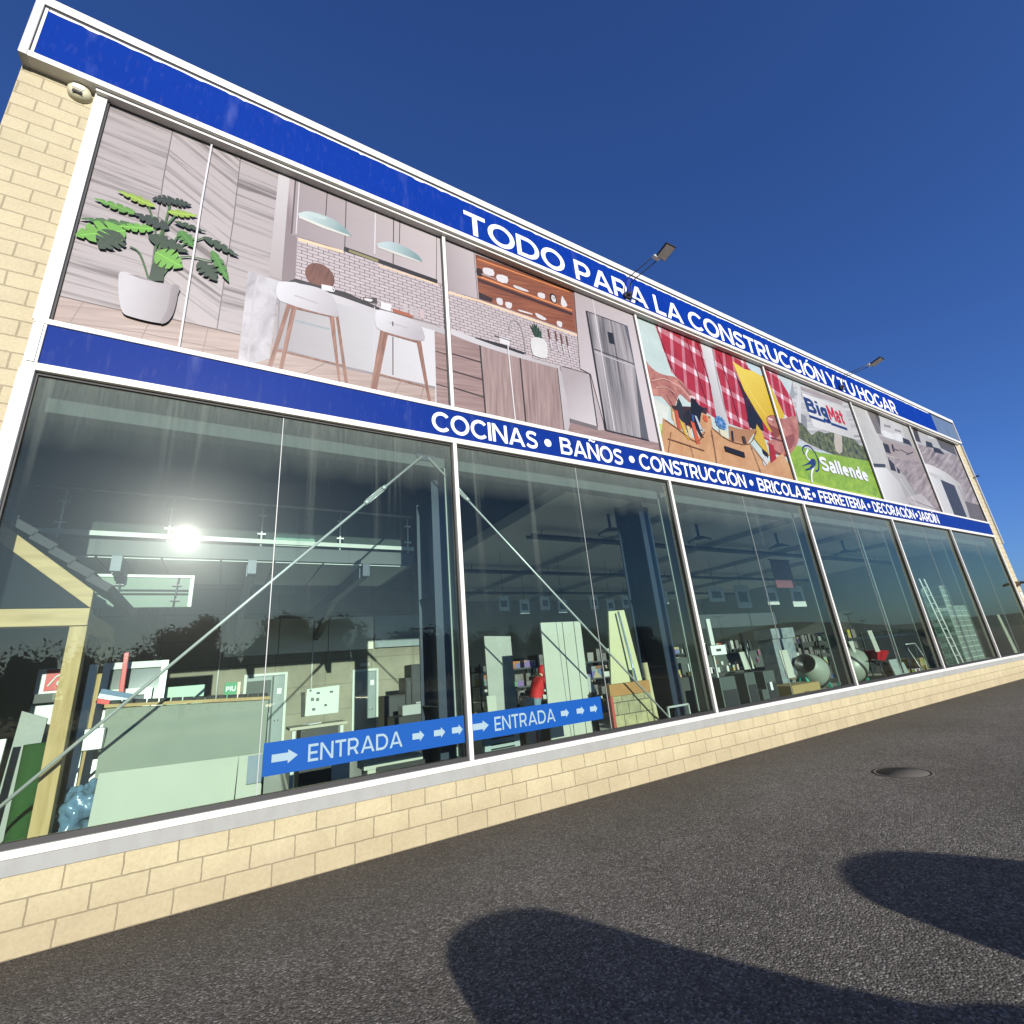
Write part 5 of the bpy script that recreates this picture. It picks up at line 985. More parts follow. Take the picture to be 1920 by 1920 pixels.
def person(label, x, y, z, lean, face, shirt, trousers, hair, hood):
    """one continuous skinned body, clothing by region; face = +1 looks towards +X"""
    t = thing('person', label, 'person', (x,y,z)); f = face
    J = {'pel':((0,0,.98),.155),'wst':((lean*.35*f,0,1.13),.145),'cst':((lean*.75*f,0,1.33),.165),'nck':((lean*1.0*f,0,1.50),.062),'hd':((lean*1.0*f+.09*f,0,1.565),.082),'top':((lean*1.0*f+.15*f,0,1.64),.078)}
    for s, q in ((1,'l'),(-1,'r')):
        J['hip'+q] = ((0,.095*s,.90),.105); J['kn'+q] = ((.05*f+.04*s,.11*s,.50),.068); J['an'+q] = ((-.02*f+.06*s,.12*s,.09),.045); J['to'+q] = ((.13*f+.06*s,.13*s,.035),.036)
        J['sh'+q] = ((lean*.9*f,.20*s,1.42),.065); J['el'+q] = ((lean*1.0*f+.10*f,.25*s,1.15),.048); J['wr'+q] = ((lean*1.0*f+.33*f,.17*s,1.08),.034); J['ha'+q] = ((lean*1.0*f+.41*f,.15*s,1.075),.032)
        for i in range(4): J['f%d%s' % (i,q)] = ((lean*f+(.50-.012*abs(i-1.4))*f,(.15+(i-1.5)*.022)*s,1.055),.010)
        J['th'+q] = ((lean*f+.44*f,(.15-.055)*s,1.06),.012)
    E = ['pel wst','wst cst','cst nck','nck hd','hd top']
    for q in 'lr': E += ['pel hip'+q,'hip%s kn%s' % (q,q),'kn%s an%s' % (q,q),'an%s to%s' % (q,q),'cst sh'+q,'sh%s el%s' % (q,q),'el%s wr%s' % (q,q),'wr%s ha%s' % (q,q),'ha%s th%s' % (q,q)]+['ha%s f%d%s' % (q,i,q) for i in range(4)]
    ks = list(J); me = bpy.data.meshes.new('body'); me.from_pydata([J[k][0] for k in ks], [[ks.index(a) for a in e.split()] for e in E], [])
    tmp = bpy.data.objects.new('tmp', me); COL.objects.link(tmp); tmp.modifiers.new('s','SKIN'); sd_ = tmp.modifiers.new('u','SUBSURF'); sd_.levels = 2; sd_.render_levels = 2
    for k, sv in zip(ks, me.skin_vertices[0].data): sv.radius = (J[k][1],J[k][1]*(1.15 if k in ('cst','wst','pel') else 1)); sv.use_root = (k == 'pel')
    dg = bpy.context.evaluated_depsgraph_get(); bm_ = bpy.data.meshes.new_from_object(tmp.evaluated_get(dg)); bpy.data.objects.remove(tmp)
    bm_.name = 'body'
    mats = [bpy.data.materials.get('person_skin') or M('person_skin',(.50,.31,.22),.5), shirt, trousers, dark]
    for m in mats: bm_.materials.append(m)
    for p in bm_.polygons:
        c = p.center; hx = (c.x-lean*f)*f
        p.material_index = 3 if c.z < .11 else 2 if c.z < 1.03 and abs(hx) < .3 else 0 if (c.z > 1.49 or hx > .31) else 1; p.use_smooth = True
    o = bpy.data.objects.new('body', bm_); COL.objects.link(o); o.parent = t; WL[o.name] = Vector((x,y,z))
    hx, hz = x+(lean+.13)*f, z+1.605
    b = B(); b.ball((hx-.015*f,y,hz+.03),.105,.092,.105) if not hood else b.ball((hx-.02*f,y,hz+.0),.125,.115,.14); obj('hood' if hood else 'hair', b, hair, t)
    b = B(); b.ball((hx+.095*f,y,hz-.02),.022,.016,.022,8,6); 
    for s in (-1,1): b.ball((hx+.082*f,y+.032*s,hz+.02),.010,.012,.008,8,6)
    b.mi = 0; obj('face', b, mats[0], t)
    return t
jeans = M('jeans_blue', (.13,.20,.27), .85, 0, .2, 12); slate = M('dark_trousers', (.03,.035,.04), .85)
person('person in bright red hooded jacket and jeans leaning over the checkout', 7.35, 3.6, FZ, .22, 1, M('red_fleece',(0.45,0.015,0.019),.8,0,.1), jeans, bpy.data.materials['red_fleece'], True)
person('person in grey shirt and dark trousers bending beside the white boards', 8.95, 3.5, FZ, .30, -1, M('grey_shirt',(.34,.35,.34),.85,0,.1), slate, M('grey_hair',(.45,.44,.42),.8), False)
b = B(); b.box(6.9,8.6,4.1,4.6,FZ,1.0); b.box(6.85,8.65,4.05,4.65,1.002,1.04); tag(obj('sales_counter', b, [dark], bevel=.01), 'dark sales counter in front of which the red jacket stands', 'counter')
b = B(); b.box(6.78,6.98,3.0,3.2,1.05,1.22); 
for x in (6.84,6.92): b.tube([(x,2.99,1.14),(x,3.0,1.14)], .015, 8)
b.box(6.80,6.96,3.02,3.18,FZ,1.048); tag(obj('card_terminal', b, bpy.data.materials['pvc_white'], bevel=.008), 'small white terminal box on a stand near the red jacket', 'terminal')

# ------------------------------------------------------------------ third bay: stoves, mixers
stg = M('stove_green_grey', (.075,.09,.085), .5, .2, .1)
def stove(label, x0, x1, y0, z1, pipe=None, lab=False):
    t = thing('pellet_stove', label, 'stove', ((x0+x1)/2,y0,FZ), 'stoves behind the third pane'); b = B(); b.box(x0,x1,y0,y0+.5,FZ+.05,z1); obj('body', b, stg, t, .012)
    b = B(); b.box(x0+.04,x1-.04,y0-.012,y0-.002,FZ+.35,z1-.25); obj('door', b, dark, t); b = B(); b.box(x0+.02,x1-.02,y0+.02,y0+.48,FZ,FZ+.048); obj('base', b, black, t)
    if pipe: b = B(); b.tube([(pipe,y0+.15,z1-.25),(pipe,y0+.15,2.16)], .062, 16); obj('flue_pipe', b, M('flue_black',(.03,.032,.036),.35,.5), t)
    if lab: b = B(); b.box(x0+.12,x0+.21,y0-.018,y0-.013,.88,1.05); obj('energy_label', b, letterw, t)
stove('wide tall green-grey stove nearest the second column', 9.95, 10.45, .62, 1.29)
stove('slim stove with black flue pipe rising from it', 11.05, 11.40, .80, 1.30, 11.50)
stove('low stove between the flue pipe stove and its neighbour', 11.42, 11.62, .72, .92)
stove('dark stove with small white energy label on its door', 11.65, 12.05, .75, 1.29, None, True)
t = thing('price_stand', 'white price stand with tall pale post beside the second mullion', 'sign', (10.1,.7,FZ))
b = B(); b.box(9.98,10.10,.66,.70,1.93,2.47); b.box(10.02,10.06,.70,.74,FZ,2.4); obj('post', b, bpy.data.materials['pvc_white'], t)
b = B(); b.box(9.90,10.38,.63,.67,1.73,1.92); sg = obj('sign_board', b, letterw, t)
b = B(); 
for k in range(4): b.box(10.06+k*.04,10.09+k*.04,.624,.629,1.80,1.85)
obj('print', b, dark, sg)
for x0,x1,z0,z1,y,lb in ((11.25,11.60,1.36,1.74,.9,'white carton sheet beside the black flue pipe'),(12.78,13.12,1.05,1.69,.9,'tall white carton sheet beside the concrete mixer'),(16.75,17.0,1.40,1.98,.62,'white notice sheet above the red wheelbarrows'),(15.72,15.88,1.45,1.74,.7,'small white card beside the fourth pane')):
    sheet(lb, [(x0,y,z0),(x1,y,z0),(x1,y+.05,z1),(x0,y+.05,z1)], (0,.02,0), pbw, 'white_card', None, 'card')
rk = thing('tool_counter', 'dark tool counter with small goods behind the stoves', 'counter', (12,2.6,FZ)); b = B(); b.box(10.6,16,2.6,3.1,FZ,1.25); obj('front', b, M('counter_dark',(.04,.045,.042),.6), rk)
b = B(); b.box(10.6,16,3.05,3.1,1.252,1.72); obj('back_panel', b, M('counter_back',(.06,.07,.065),.6), rk)
rn = random.Random(3)
b = B(); b2 = B()
for k in range(46):
    x = 10.7+rn.random()*5.1; z = 1.26 if k % 2 else 1.3+rn.random()*.3; s = rn.uniform(.03,.10); (b if k % 3 else b2).box(x,x+s,2.72 if k % 2 else 3.0,2.85 if k % 2 else 3.045,z,z+s*rn.uniform(.8,2.2))
obj('goods', b, goodsC, rk); obj('goods', b2, M('goods_light',(.50,.52,.48),.5), rk)
t = thing('cardboard_box', 'brown cardboard box on a pallet in front of the concrete mixer', 'box', (13.2,.9,FZ)); card = M('cardboard', (0.302,0.209,0.086), .8, 0, .08, 4)
b = B(); b.box(12.55,13.72,.72,1.35,.50,.90); obj('carton', b, card, t, .006); b = B(); b.box(13.0,13.2,.712,.718,.66,.74); obj('print', b, M('card_print',(.16,.09,.05),.7), t)
b = B(); b.box(12.5,13.8,.70,1.4,FZ,.498); tag(obj('pallet_block', b, M('pallet_dark',(.06,.05,.045),.8)), 'dark pallet stack under the cardboard box', 'pallet')
mixg = M('mixer_drum_grey', (0.27,0.3,0.247), .45, .1, .08, 3); teal = M('teal_frame', (0.017,0.306,0.204), .45, 0, .06)
def mixer(label, x, y, dirx, tilt):
    t = thing('concrete_mixer', label, 'concrete mixer', (x,y,FZ), 'concrete mixers behind the panes'); a = Vector((math.cos(R(tilt))*dirx,-.25,math.sin(R(tilt)))).normalized(); c = Vector((x,y,1.08))
    b = B(); b.lathe([(0,-.42),(.22,-.42),(.36,-.30),(.43,-.05),(.42,.10),(.36,.28),(.26,.46),(.24,.48)], c, a, 32); dr = obj('drum', b, mixg, t)
    b = B(); b.lathe([(.235,.475),(.255,.50),(.245,.505),(.22,.49),(.20,.44),(.0,.30)], c, a, 32); obj('drum_mouth', b, black, dr)
    b = B(); b.lathe([(.435,-.06),(.455,-.055),(.455,.0),(.435,.005)], c, a, 32); obj('gear_ring', b, dark, dr)
    for s in (-1,1):
        b = B(); xx = x+.48*s; b.beam((xx-.06*s,y,1.12),(xx+.02*s,y-.32,FZ),.07,.06); b.beam((xx-.06*s,y,1.12),(xx+.02*s,y+.38,FZ),.07,.06); b.beam((xx,y-.18,.55),(xx,y+.22,.55),.04,.04); obj('frame_leg', b, teal, t)
    b = B(); b.beam((x-.5,y+.38,FZ+.1),(x+.5,y+.38,FZ+.1),.06,.06); b.beam((x-.45,y,1.1),(x+.45,y,1.1),.05,.08); obj('cross_bar', b, teal, t)
    b = B(); b.box(x+.38,x+.66,y-.10,y+.22,.85,1.18); obj('motor_housing', b, dark, t, .02)
    for s in (-1,1): b = B(); b.lathe([(0,-.03),(.13,-.03),(.13,.03),(0,.03)], (x+.52*s,y+.38,FZ+.13), (1,0,0), 18); obj('wheel', b, black, t)
mixer('grey concrete mixer on teal legs with its mouth open towards the stoves', 14.65, 1.35, -1, 28)
mixer('grey concrete mixer on teal legs next to the red wheelbarrows', 16.45, 1.25, 1, 35)
b = B(); b.lathe([(.0,0),(.17,0),(.19,.02),(.17,.05),(.05,.09),(0,.09)], (13.1,1.0,1.16), (-.2,-1,.15), 24); tag(obj('chrome_disc', b, chrome), 'round chrome disc leaning beside the concrete mixer mouth', 'disc')
b = B(); b.box(13.55,14.6,1.5,2.0,1.98,2.24); b.box(13.6,14.55,1.55,1.95,FZ,1.975); tag(obj('wrapped_bale', b, M('clear_wrap',(.20,.23,.24),.15,0,.6,7,.5,9)), 'clear-wrapped bale on top of a dark stack behind the mixer', 'bale')
def barrow(label, x, y):
    t = thing('wheelbarrow', label, 'wheelbarrow', (x,y,.66), 'red wheelbarrows on the plinth')
    b = B(); b.add([(x-.40,y-.28,1.42),(x+.38,y-.24,1.36),(x+.38,y+.24,1.36),(x-.40,y+.28,1.42),(x-.30,y-.17,1.16),(x+.18,y-.14,1.12),(x+.18,y+.14,1.12),(x-.30,y+.17,1.16)], [(4,5,6,7),(0,1,5,4),(1,2,6,5),(2,3,7,6),(3,0,4,7)]); tr = obj('tray', b, redm, t); sm = tr.modifiers.new('s','SOLIDIFY'); sm.thickness = .012
    b = B()
    for s in (-1,1): b.tube([(x+.55,y+.04*s,.86),(x+.1,y+.14*s,1.12),(x-.85,y+.26*s,1.22)], .018); b.tube([(x-.25,y+.18*s,1.17),(x-.35,y+.22*s,.665)], .016)
    obj('frame', b, dark, t); b = B(); b.lathe([(.06,-.04),(.17,-.045),(.19,0),(.17,.045),(.06,.04)], (x+.55,y,.855), (0,1,0), 22); obj('wheel', b, black, t)
barrow('red wheelbarrow nearer the concrete mixer', 17.35, .95); barrow('red wheelbarrow nearer the grey slabs', 18.25, 1.35)
b = B(); b.box(16.9,18.8,.75,1.9,FZ,.655); tag(obj('display_plinth', b, black), 'dark display plinth under the red wheelbarrows', 'plinth')
slabm = M('pale_slab', (0.28,0.315,0.301), .6, 0, .08)
sheet('wider pale grey slab leaning below the wheelbarrows', [(17.62,.62,FZ),(18.15,.62,FZ),(18.05,.72,1.14),(17.55,.72,1.14)], (0,.04,0), slabm, 'grey_slab', 'grey slabs', 'slab')
sheet('narrower pale grey slab leaning near the fourth column', [(18.22,.62,FZ),(18.55,.62,FZ),(18.42,.72,1.02),(18.12,.72,1.02)], (0,.04,0), slabm, 'grey_slab', 'grey slabs', 'slab')
# wire crates
def crate(x, y, z, w, h, label, group):
    t = thing('clear_crate', label, 'crate', (x+w/2,y,z), group); d = .55
    b = B(); r = .014
    for px in (x,x+w):
        for py in (y,y+d): b.beam((px,py,z),(px,py,z+h),r,r)
    for pz in (z+.007,z+h-.007,z+h*.5):
        for py in (y,y+d): b.beam((x,py,pz),(x+w,py,pz),r,r)
        for px in (x,x+w): b.beam((px,y,pz),(px,y+d,pz),r,r,(0,0,1))
    obj('frame', b, M('crate_edge',(0.465,0.54,0.51),.4) if 'crate_edge' not in bpy.data.materials else bpy.data.materials['crate_edge'], t)
    b = B(); b.box(x+.01,x+w-.01,y+.01,y+.02,z+.015,z+h-.015); b.box(x+.01,x+w-.01,y+d-.02,y+d-.01,z+.015,z+h-.015); b.box(x+.01,x+w-.01,y+.021,y+d-.021,z+.015,z+.03); obj('clear_side', b, clearg, t); return t
c0 = crate(22.95,.70,FZ,.62,.352,'clear crate in the tall stack beside the ladder','tall stack of clear crates')
for k in range(1,9): dup(c0, (0,0,.355*k), 'clear crate in the tall stack beside the ladder', 'tall stack of clear crates')
for k in range(14): dup(c0, (.70+.66*(k%2),.05,.355*(k//2)), 'clear crate in the two shorter stacks beyond the tall stack', 'short stacks of clear crates')
t = thing('step_ladder', 'aluminium ladder standing left of the clear crates', 'ladder', (22.3,.8,FZ)); b = B()
for x in (22.1,22.5): b.beam((x,.62,FZ),(x+.15,.95,3.6),.05,.025)
obj('rails', b, zinc, t); b = B()
for k in range(11): b.beam((22.1+.013*k,.645+.03*k,.4+.29*k),(22.5+.013*k,.645+.03*k,.4+.29*k),.03,.03)
obj('rungs', b, zinc, t)
sheet('tall pale board strip leaning near the last mullion', [(27.45,.55,FZ),(27.85,.55,FZ),(27.88,.7,2.2),(27.60,.7,2.2)], (0,.03,0), pbw, 'pale_board')
t = thing('folding_trestle', 'folding metal trestle near the fifth mullion', 'trestle', (20.2,.6,FZ)); b = B()
for x in (19.3,20.0): b.tube([(x,.5,FZ),(x-.35,.75,1.5)], .02); b.tube([(x,1.0,FZ),(x-.35,.75,1.5)], .02)
b.tube([(18.95,.75,1.5),(19.65,.75,1.5)], .02); obj('frame', b, zinc, t)
# shelving and hanging signs further in
rackm = M('rack_dark', (.05,.055,.06), .6, .2, .1); goodsA = M('rack_goods', (.13,.12,.12), .6, 0, .9, 3.5); goodsB = M('rack_goods_pale', (.40,.41,.38), .6, 0, .4, 5)
def rack(label, x0, y0, n):
    t = thing('goods_rack', label, 'shelving', (x0,y0,FZ), 'racks of goods inside the shop'); b = B()
    for k in range(n+1):
        for dy in (0,.8): b.beam((x0+k*1.25,y0+dy,FZ),(x0+k*1.25,y0+dy,2.1),.06,.06)
    obj('uprights', b, rackm, t)
    for z in (.3,.8,1.3,1.8): b = B(); b.box(x0,x0+n*1.25,y0+.02,y0+.78,z,z+.04); obj('shelf', b, rackm, t)
    rn = random.Random(int(x0*7+y0)); g, g2, g3 = B(), B(), B()
    for z in (.34,.84,1.34,1.84):
        x = x0+.08
        while x < x0+n*1.25-.3: w = rn.uniform(.12,.4); rn.choice((g,g,g2,g3)).box(x,x+w,y0+.08,y0+.6,z+.001,z+rn.uniform(.12,.38)); x += w+rn.uniform(.02,.15)
    obj('goods', g, goodsA, t); obj('goods', g2, goodsB, t); obj('goods', g3, goodsC, t)
for i, (x,y,n,lb) in enumerate(((8.3,6.2,4,'dark goods rack behind the sales counter'),(14.2,6.0,4,'dark goods rack behind the concrete mixers'),(20.2,5.2,5,'dark goods rack behind the ladder and crates'),(9.5,10.5,6,'farther dark goods rack at the back of the shop'),(18.5,10.5,6,'farthest dark goods rack on the right'))): rack(lb, x, y, n)
hs = M('hanging_sign_grey', (.55,.57,.56), .7); hsd = M('hanging_sign_ink', (.14,.15,.16), .7)
def hsign(x, y, z, w, h, label):
    t = thing('hanging_sign', label, 'hanging sign', (x+w/2,y,z), 'grey aisle signs under the ceiling'); b = B(); b.box(x,x+w,y,y+.02,z,z+h); s = obj('board', b, hs, t)
    b = B(); b.box(x+w*.2,x+w*.8,y-.006,y-.002,z+h*.25,z+h*.7); obj('print', b, hsd, s)
    b = B(); b.tube([(x+w*.5,y+.01,z+h),(x+w*.5,y+.01,5.16)], .006, 6); obj('wire', b, dark, t)
for i, x in enumerate((8.0,8.7,9.45,10.1,11.4,12.1,12.8)): hsign(x, 6.0, 3.35 if i % 2 else 3.45, .34, .42, 'small grey aisle sign hanging above the second bay')
for i, (x,z,w,h) in enumerate(((13.6,3.5,.8,.5),(15.0,3.45,.7,.7),(16.6,3.55,.9,.55),(18.2,3.3,.9,.9),(20.2,3.4,.8,.7),(22.0,3.3,1.0,.9))): hsign(x, 5.4, z, w, h, 'larger grey aisle sign hanging above the bays on the right')
t = thing('aisle_banner', 'long dark banner hanging below the aisle signs', 'banner', (16.5,4.6,2.6)); b = B(); b.box(14.6,19.2,4.6,4.63,2.55,3.0); obj('cloth', b, M('banner_slate',(.04,.048,.055),.7), t)
b = B(); [b.tube([(x,4.615,3.0),(x,4.615,5.16)], .008, 6) for x in (14.8,19.0)]; obj('wire', b, dark, t)
t = thing('hanging_flag', 'dark red hanging advertising cloth in the fourth bay', 'banner', (18.4,3.6,3.9)); b = B(); b.box(18.0,19.2,3.6,3.62,3.75,4.75); obj('cloth', b, M('flag_maroon',(.17,.055,.07),.7), t)
b = B(); b.tube([(17.9,3.61,4.77),(19.3,3.61,4.77)], .02); obj('rod', b, dark, t)
def clight(x, y, label):
    t = thing('ceiling_light', label, 'ceiling light', (x,y,4.7), 'round ceiling lights'); b = B(); b.lathe([(0,.1),(.12,.10),(.30,.0),(.31,-.02),(.27,-.03)], (x,y,4.70), (0,0,1), 26); obj('shade', b, dark, t)
    b = B(); b.lathe([(0,-.015),(.27,-.02),(.27,-.012)], (x,y,4.695), (0,0,1), 26); obj('diffuser', b, M('diffuser_off',(.62,.64,.62),.4) if 'diffuser_off' not in bpy.data.materials else bpy.data.materials['diffuser_off'], t)
    b = B(); b.tube([(x,y,4.79),(x,y,5.16)], .035); obj('stem', b, dark, t)
for i, x in enumerate((8.95,12.15,15.9,20.0)): clight(x, 2.0, ('round dark ceiling light beside the second column','round dark ceiling light above the stoves','round dark ceiling light above the mixers','round dark ceiling light in the fifth bay')[i])
for y, lb in ((3.4,'front cable tray running under the ceiling'),(7.5,'middle cable tray running under the ceiling'),(11.5,'rear cable tray running under the ceiling')):
    t = thing('cable_tray', lb, 'cable tray', (17,y,4.9), 'cable trays under the ceiling'); b = B(); b.box(7.6,28.2,y,y+.22,4.92,4.94); b.box(7.6,28.2,y,y+.012,4.942,5.0); b.box(7.6,28.2,y+.208,y+.22,4.942,5.0); obj('tray', b, dark, t)
    b = B(); [b.tube([(x,y+.11,4.94),(x,y+.11,5.16)], .012, 6) for x in (8,11,14,17,20,23,26)]; obj('hanger', b, dark, t)
for x in (10.4,14.6,18.8,22.6):
    b = B(); b.box(x-.06,x+.06,.8,14.8,5.02,5.158); tag(obj('ceiling_beam', b, inner), 'grey beam crossing under the white ceiling boards', 'beam', 'beams under the ceiling')
t = thing('stair_handrail', 'pair of thin bright handrail tubes of the upper stair', 'handrail', (6.5,7.0,5.6))
for pts in ([(7.361,7.009),(8.619,7.810),(9.448,7.830)], [(7.371,6.787),(8.756,7.635),(9.482,7.638)]): b = B(); b.tube([(x,7,z) for x,z in pts], .02, 8); obj('tube', b, chrome, t)

# ------------------------------------------------------------------ entrance stickers on the glass
stb = M('sticker_blue', (0.004,0.055,0.234), .6, 0, .03, spec=.1); stw = M('sticker_pale', (.21,.29,.33), .7, 0, .03, spec=.1)
def sticker(label, x0, x1, z0, z1, first):
    t = thing('entrance_sticker', label, 'sign', ((x0+x1)/2,.018,z0), 'blue entrance stickers on the glass'); b = B(); b.box(x0,x1,.017,.0235,z0,z1); obj('vinyl', b, stb, t)
    h = z1-z0; zm = (z0+z1)/2; tx = T()
    def arrow(ax, w, hh): tx.poly([(ax,zm-hh*.28),(ax+w*.62,zm-hh*.28),(ax+w*.62,zm-hh*.5),(ax+w,zm),(ax+w*.62,zm+hh*.5),(ax+w*.62,zm+hh*.28),(ax,zm+hh*.28)], .017)
    W_ = x1-x0
    arrow(x0+W_*first[0], W_*first[1], h*.42)
    tx.word('ENTRADA', x0+W_*first[2], x0+W_*first[3], zm-h*.27, h*.54, .017, .165, .13)
    for f in first[4]: arrow(x0+W_*f, W_*.065, h*.38)
    obj('lettering', tx.b, stw, t)
sticker('blue ENTRADA sticker with arrows across the first pane', 1.665, 3.975, .985, 1.305, (.035,.11,.19,.645,(.70,.82,.925)))
sticker('blue ENTRADA sticker with arrows across the second pane', 4.075, 6.29, .985, 1.305, (.01,.105,.155,.60,(.65,.78,.895)))

# ------------------------------------------------------------------ fittings on the outside
t = thing('alarm_siren', 'rounded cream alarm siren box at the top of the left block wall', 'alarm', (-1.02,-.06,9.36))
b = B(); b.lathe([(0,-.10),(.07,-.10),(.115,-.07),(.125,-.02),(.125,.0)], (-1.02,0,9.36), (0,1,0), 26); o = obj('housing', b, M('siren_cream',(0.462,0.434,0.294),.4), t)
b = B(); b.box(-1.08,-.96,-.112,-.098,9.34,9.41); 
obj('lens', b, M('siren_lens',(.75,.75,.70),.15), t, .01)
b = B(); [b.box(-1.07,-.97,-.106,-.09,9.27+.02*k,9.278+.02*k) for k in range(3)]; obj('vents', b, dark, t)
fl = thing('floodlight', 'dark flat floodlight on twin arms reaching out above the word PARA', 'floodlight', (8.5,YF,9.7), 'floodlights on the fascia')
b = B(); b.box(8.42,8.62,-.22,YF-.002,9.66,9.76); b.box(8.46,8.58,-.30,-.22,9.70,9.74); obj('bracket', b, dark, fl, .006)
for x in (8.43,8.59): b = B(); b.tube([(x,-.20,9.75),(x,-.29,10.02),(x+.015,-.40,10.04),(x+.08,-1.10,10.02)], .011, 8); obj('arm', b, dark, fl)
b = B(); b.obox((8.70,-1.27,10.06),(.145,0,0),(0,.17,-.035),(0,.006,.022)); hd = obj('head', b, black, fl, .012)
b = B(); b.obox((8.70,-1.27,10.033),(.125,0,0),(0,.145,-.030),(0,.001,.003)); obj('glass', b, M('lamp_glass',(.55,.52,.50),.25), hd)
b = B(); b.box(8.50,8.68,-1.13,-1.05,9.99,10.05); obj('bracket', b, zinc, fl, .006)
dup(fl, (9.62,0,0), 'dark flat floodlight on twin arms reaching out above the words TU HOGAR', 'floodlights on the fascia')
t = thing('wall_bracket', 'small black bracket lamp high on the right end wall', 'wall lamp', (28.7,-.05,7.95)); b = B(); b.tube([(28.7,0,7.95),(28.7,-.14,7.97)], .018); obj('arm', b, dark, t); b = B(); b.obox((28.7,-.17,7.98),(.06,0,0),(0,.05,0),(0,0,.025)); obj('head', b, black, t, .01)
t = thing('wall_camera', 'small brown camera box on the right end wall', 'camera', (28.5,-.1,3.3)); b = B(); b.box(28.40,28.56,-.12,0,3.22,3.40); obj('mount', b, M('camera_brown',(.20,.15,.09),.5), t, .01); b = B(); b.tube([(28.48,-.12,3.35),(28.40,-.34,3.30)], .05, 14); obj('barrel', b, dark, t)
b = B(); b.box(28.40,28.60,-.02,-.002,2.75,2.98); tag(obj('wall_plate', b, letterw), 'small white plate on the right end wall below the camera', 'plate')
t = thing('manhole_cover', 'round iron manhole cover set in the asphalt', 'manhole', (9.42,-2.4,0)); b = B(); b.lathe([(0,.006),(.30,.006),(.30,.002)], (9.42,-2.4,0), (0,0,1), 32)
iron = M('cast_iron', (.085,.077,.068), .85, 0, .25, 9, .5, 40, spec=.1); obj('cover', b, iron, t); b = B(); b.lathe([(.305,.002),(.305,.005),(.35,.005),(.35,.002)], (9.42,-2.4,0), (0,0,1), 32); obj('frame', b, iron, t)
tr = B(); tr.keepn = True; rn = random.Random(2); leafcloud(tr, (40,5,1.6), (3,2.5,1.9), 900, .3, rn)
t = thing('hedge_bush', 'dark bush beyond the far right end of the shop', 'bush', (40,5,0)); obj('foliage', tr, leafm, t); b = B(); b.tube([(40,5,0),(40,5,1.2)], .08); obj('stem', b, bark, t)
t = thing('yellow_bollard', 'yellow marker post beyond the far right corner', 'bollard', (41.5,3,0)); b = B(); b.tube([(41.5,3,0),(41.5,3,2.7)], .18, 14); obj('post', b, M('signal_yellow',(.75,.50,.03),.5), t)
b = B(); b.tube([(41.5,3,2.7),(41.5,3,2.8)], [.2,.12], 14); obj('cap', b, dark, t)

# ------------------------------------------------------------------ vehicles parked behind the photographer
def vehicle(name, label, prof, win, x, y, width, wheels, r, paint, mat_glass, tum=.12, zb=.9):
    t = thing(name, label, 'car', (x,y,0)); n = len(prof)
    def ins(z): return max(0, z-zb)*tum/.6
    vs, rings = [], []
    for f, k in ((0,.06),(.06,.0),(.94,0),(1,.06)):
        rings.append(len(vs))
        for px, pz in prof:
            i = ins(pz); vs.append((x+px, y-width*f+(i if f < .5 else -i)*1.0, pz-(k*.5 if pz > 1 else 0)))
    fs = [[k for k in range(n)][::-1], [rings[3]+k for k in range(n)]]
    for a in range(3): fs += [(rings[a]+k, rings[a]+(k+1)%n, rings[a+1]+(k+1)%n, rings[a+1]+k) for k in range(n)]
    b = B(); b.add(vs, fs, False); obj('body', b, paint, t)
    for s in (0,1):
        for wv in win:
            pts = [(x+px, (y-ins(pz)+.006 if s == 0 else y-width+ins(pz)-.006), pz) for px, pz in wv]; b = B(); b.slab(pts, (0,.008 if s == 0 else -.008,0)); obj('window', b, mat_glass, t)
    for wx in wheels:
        for s in (0,1):
            yy = y-.06 if s == 0 else y-width+.06; b = B(); b.lathe([(r*.6,-.09),(r*.95,-.1),(r,-.05),(r,.05),(r*.95,.1),(r*.6,.09)], (x+wx,yy,r), (0,1,0), 26); w = obj('wheel', b, black, t)
            b = B(); b.lathe([(0,-.095),(r*.6,-.085),(r*.6,.085),(0,.095)], (x+wx,yy,r), (0,1,0), 20); obj('rim', b, zinc, w)
    L = max(p[0] for p in prof)
    for s in (.14,.86): b = B(); b.ball((x+L-.10,y-width*s,.68),.08,.11,.06); obj('headlight', b, M('headlight_clear',(.7,.7,.7),.1) if 'headlight_clear' not in bpy.data.materials else bpy.data.materials['headlight_clear'], t)
    for s in (.05,.95): b = B(); b.box(x-.004,x+.03,y-width*s-.06,y-width*s+.06,.78,1.0); obj('tail_light', b, redm, t)
    return t
cg = M('car_glass', (.012,.014,.016), .05)
prof = smooth([(.04,.28),(.0,.55),(.0,1.05),(.03,1.38),(.14,1.50),(.40,1.545),(.72,1.53),(.98,1.465),(1.35,1.235),(1.75,1.01),(1.98,.89),(2.30,.82),(2.50,.70),(2.56,.45),(2.48,.28)], 3)
vehicle('city_car', 'compact two-seat car casting the nearer rounded shadow on the asphalt', prof, [[(.25,.95),(.30,1.40),(.85,1.40),(1.45,.98),(1.5,.92)]], 2.24, -7.6, 1.5, (.42,2.1), .29, M('car_white',(.62,.62,.60),.25,0,.02), cg)
prof = smooth([(.04,.28),(.0,.55),(.0,1.05),(.03,1.34),(.14,1.46),(.50,1.54),(.90,1.535),(1.20,1.475),(1.62,1.29),(2.05,1.02),(2.25,.90),(2.62,.82),(2.80,.70),(2.86,.45),(2.78,.28)], 3)
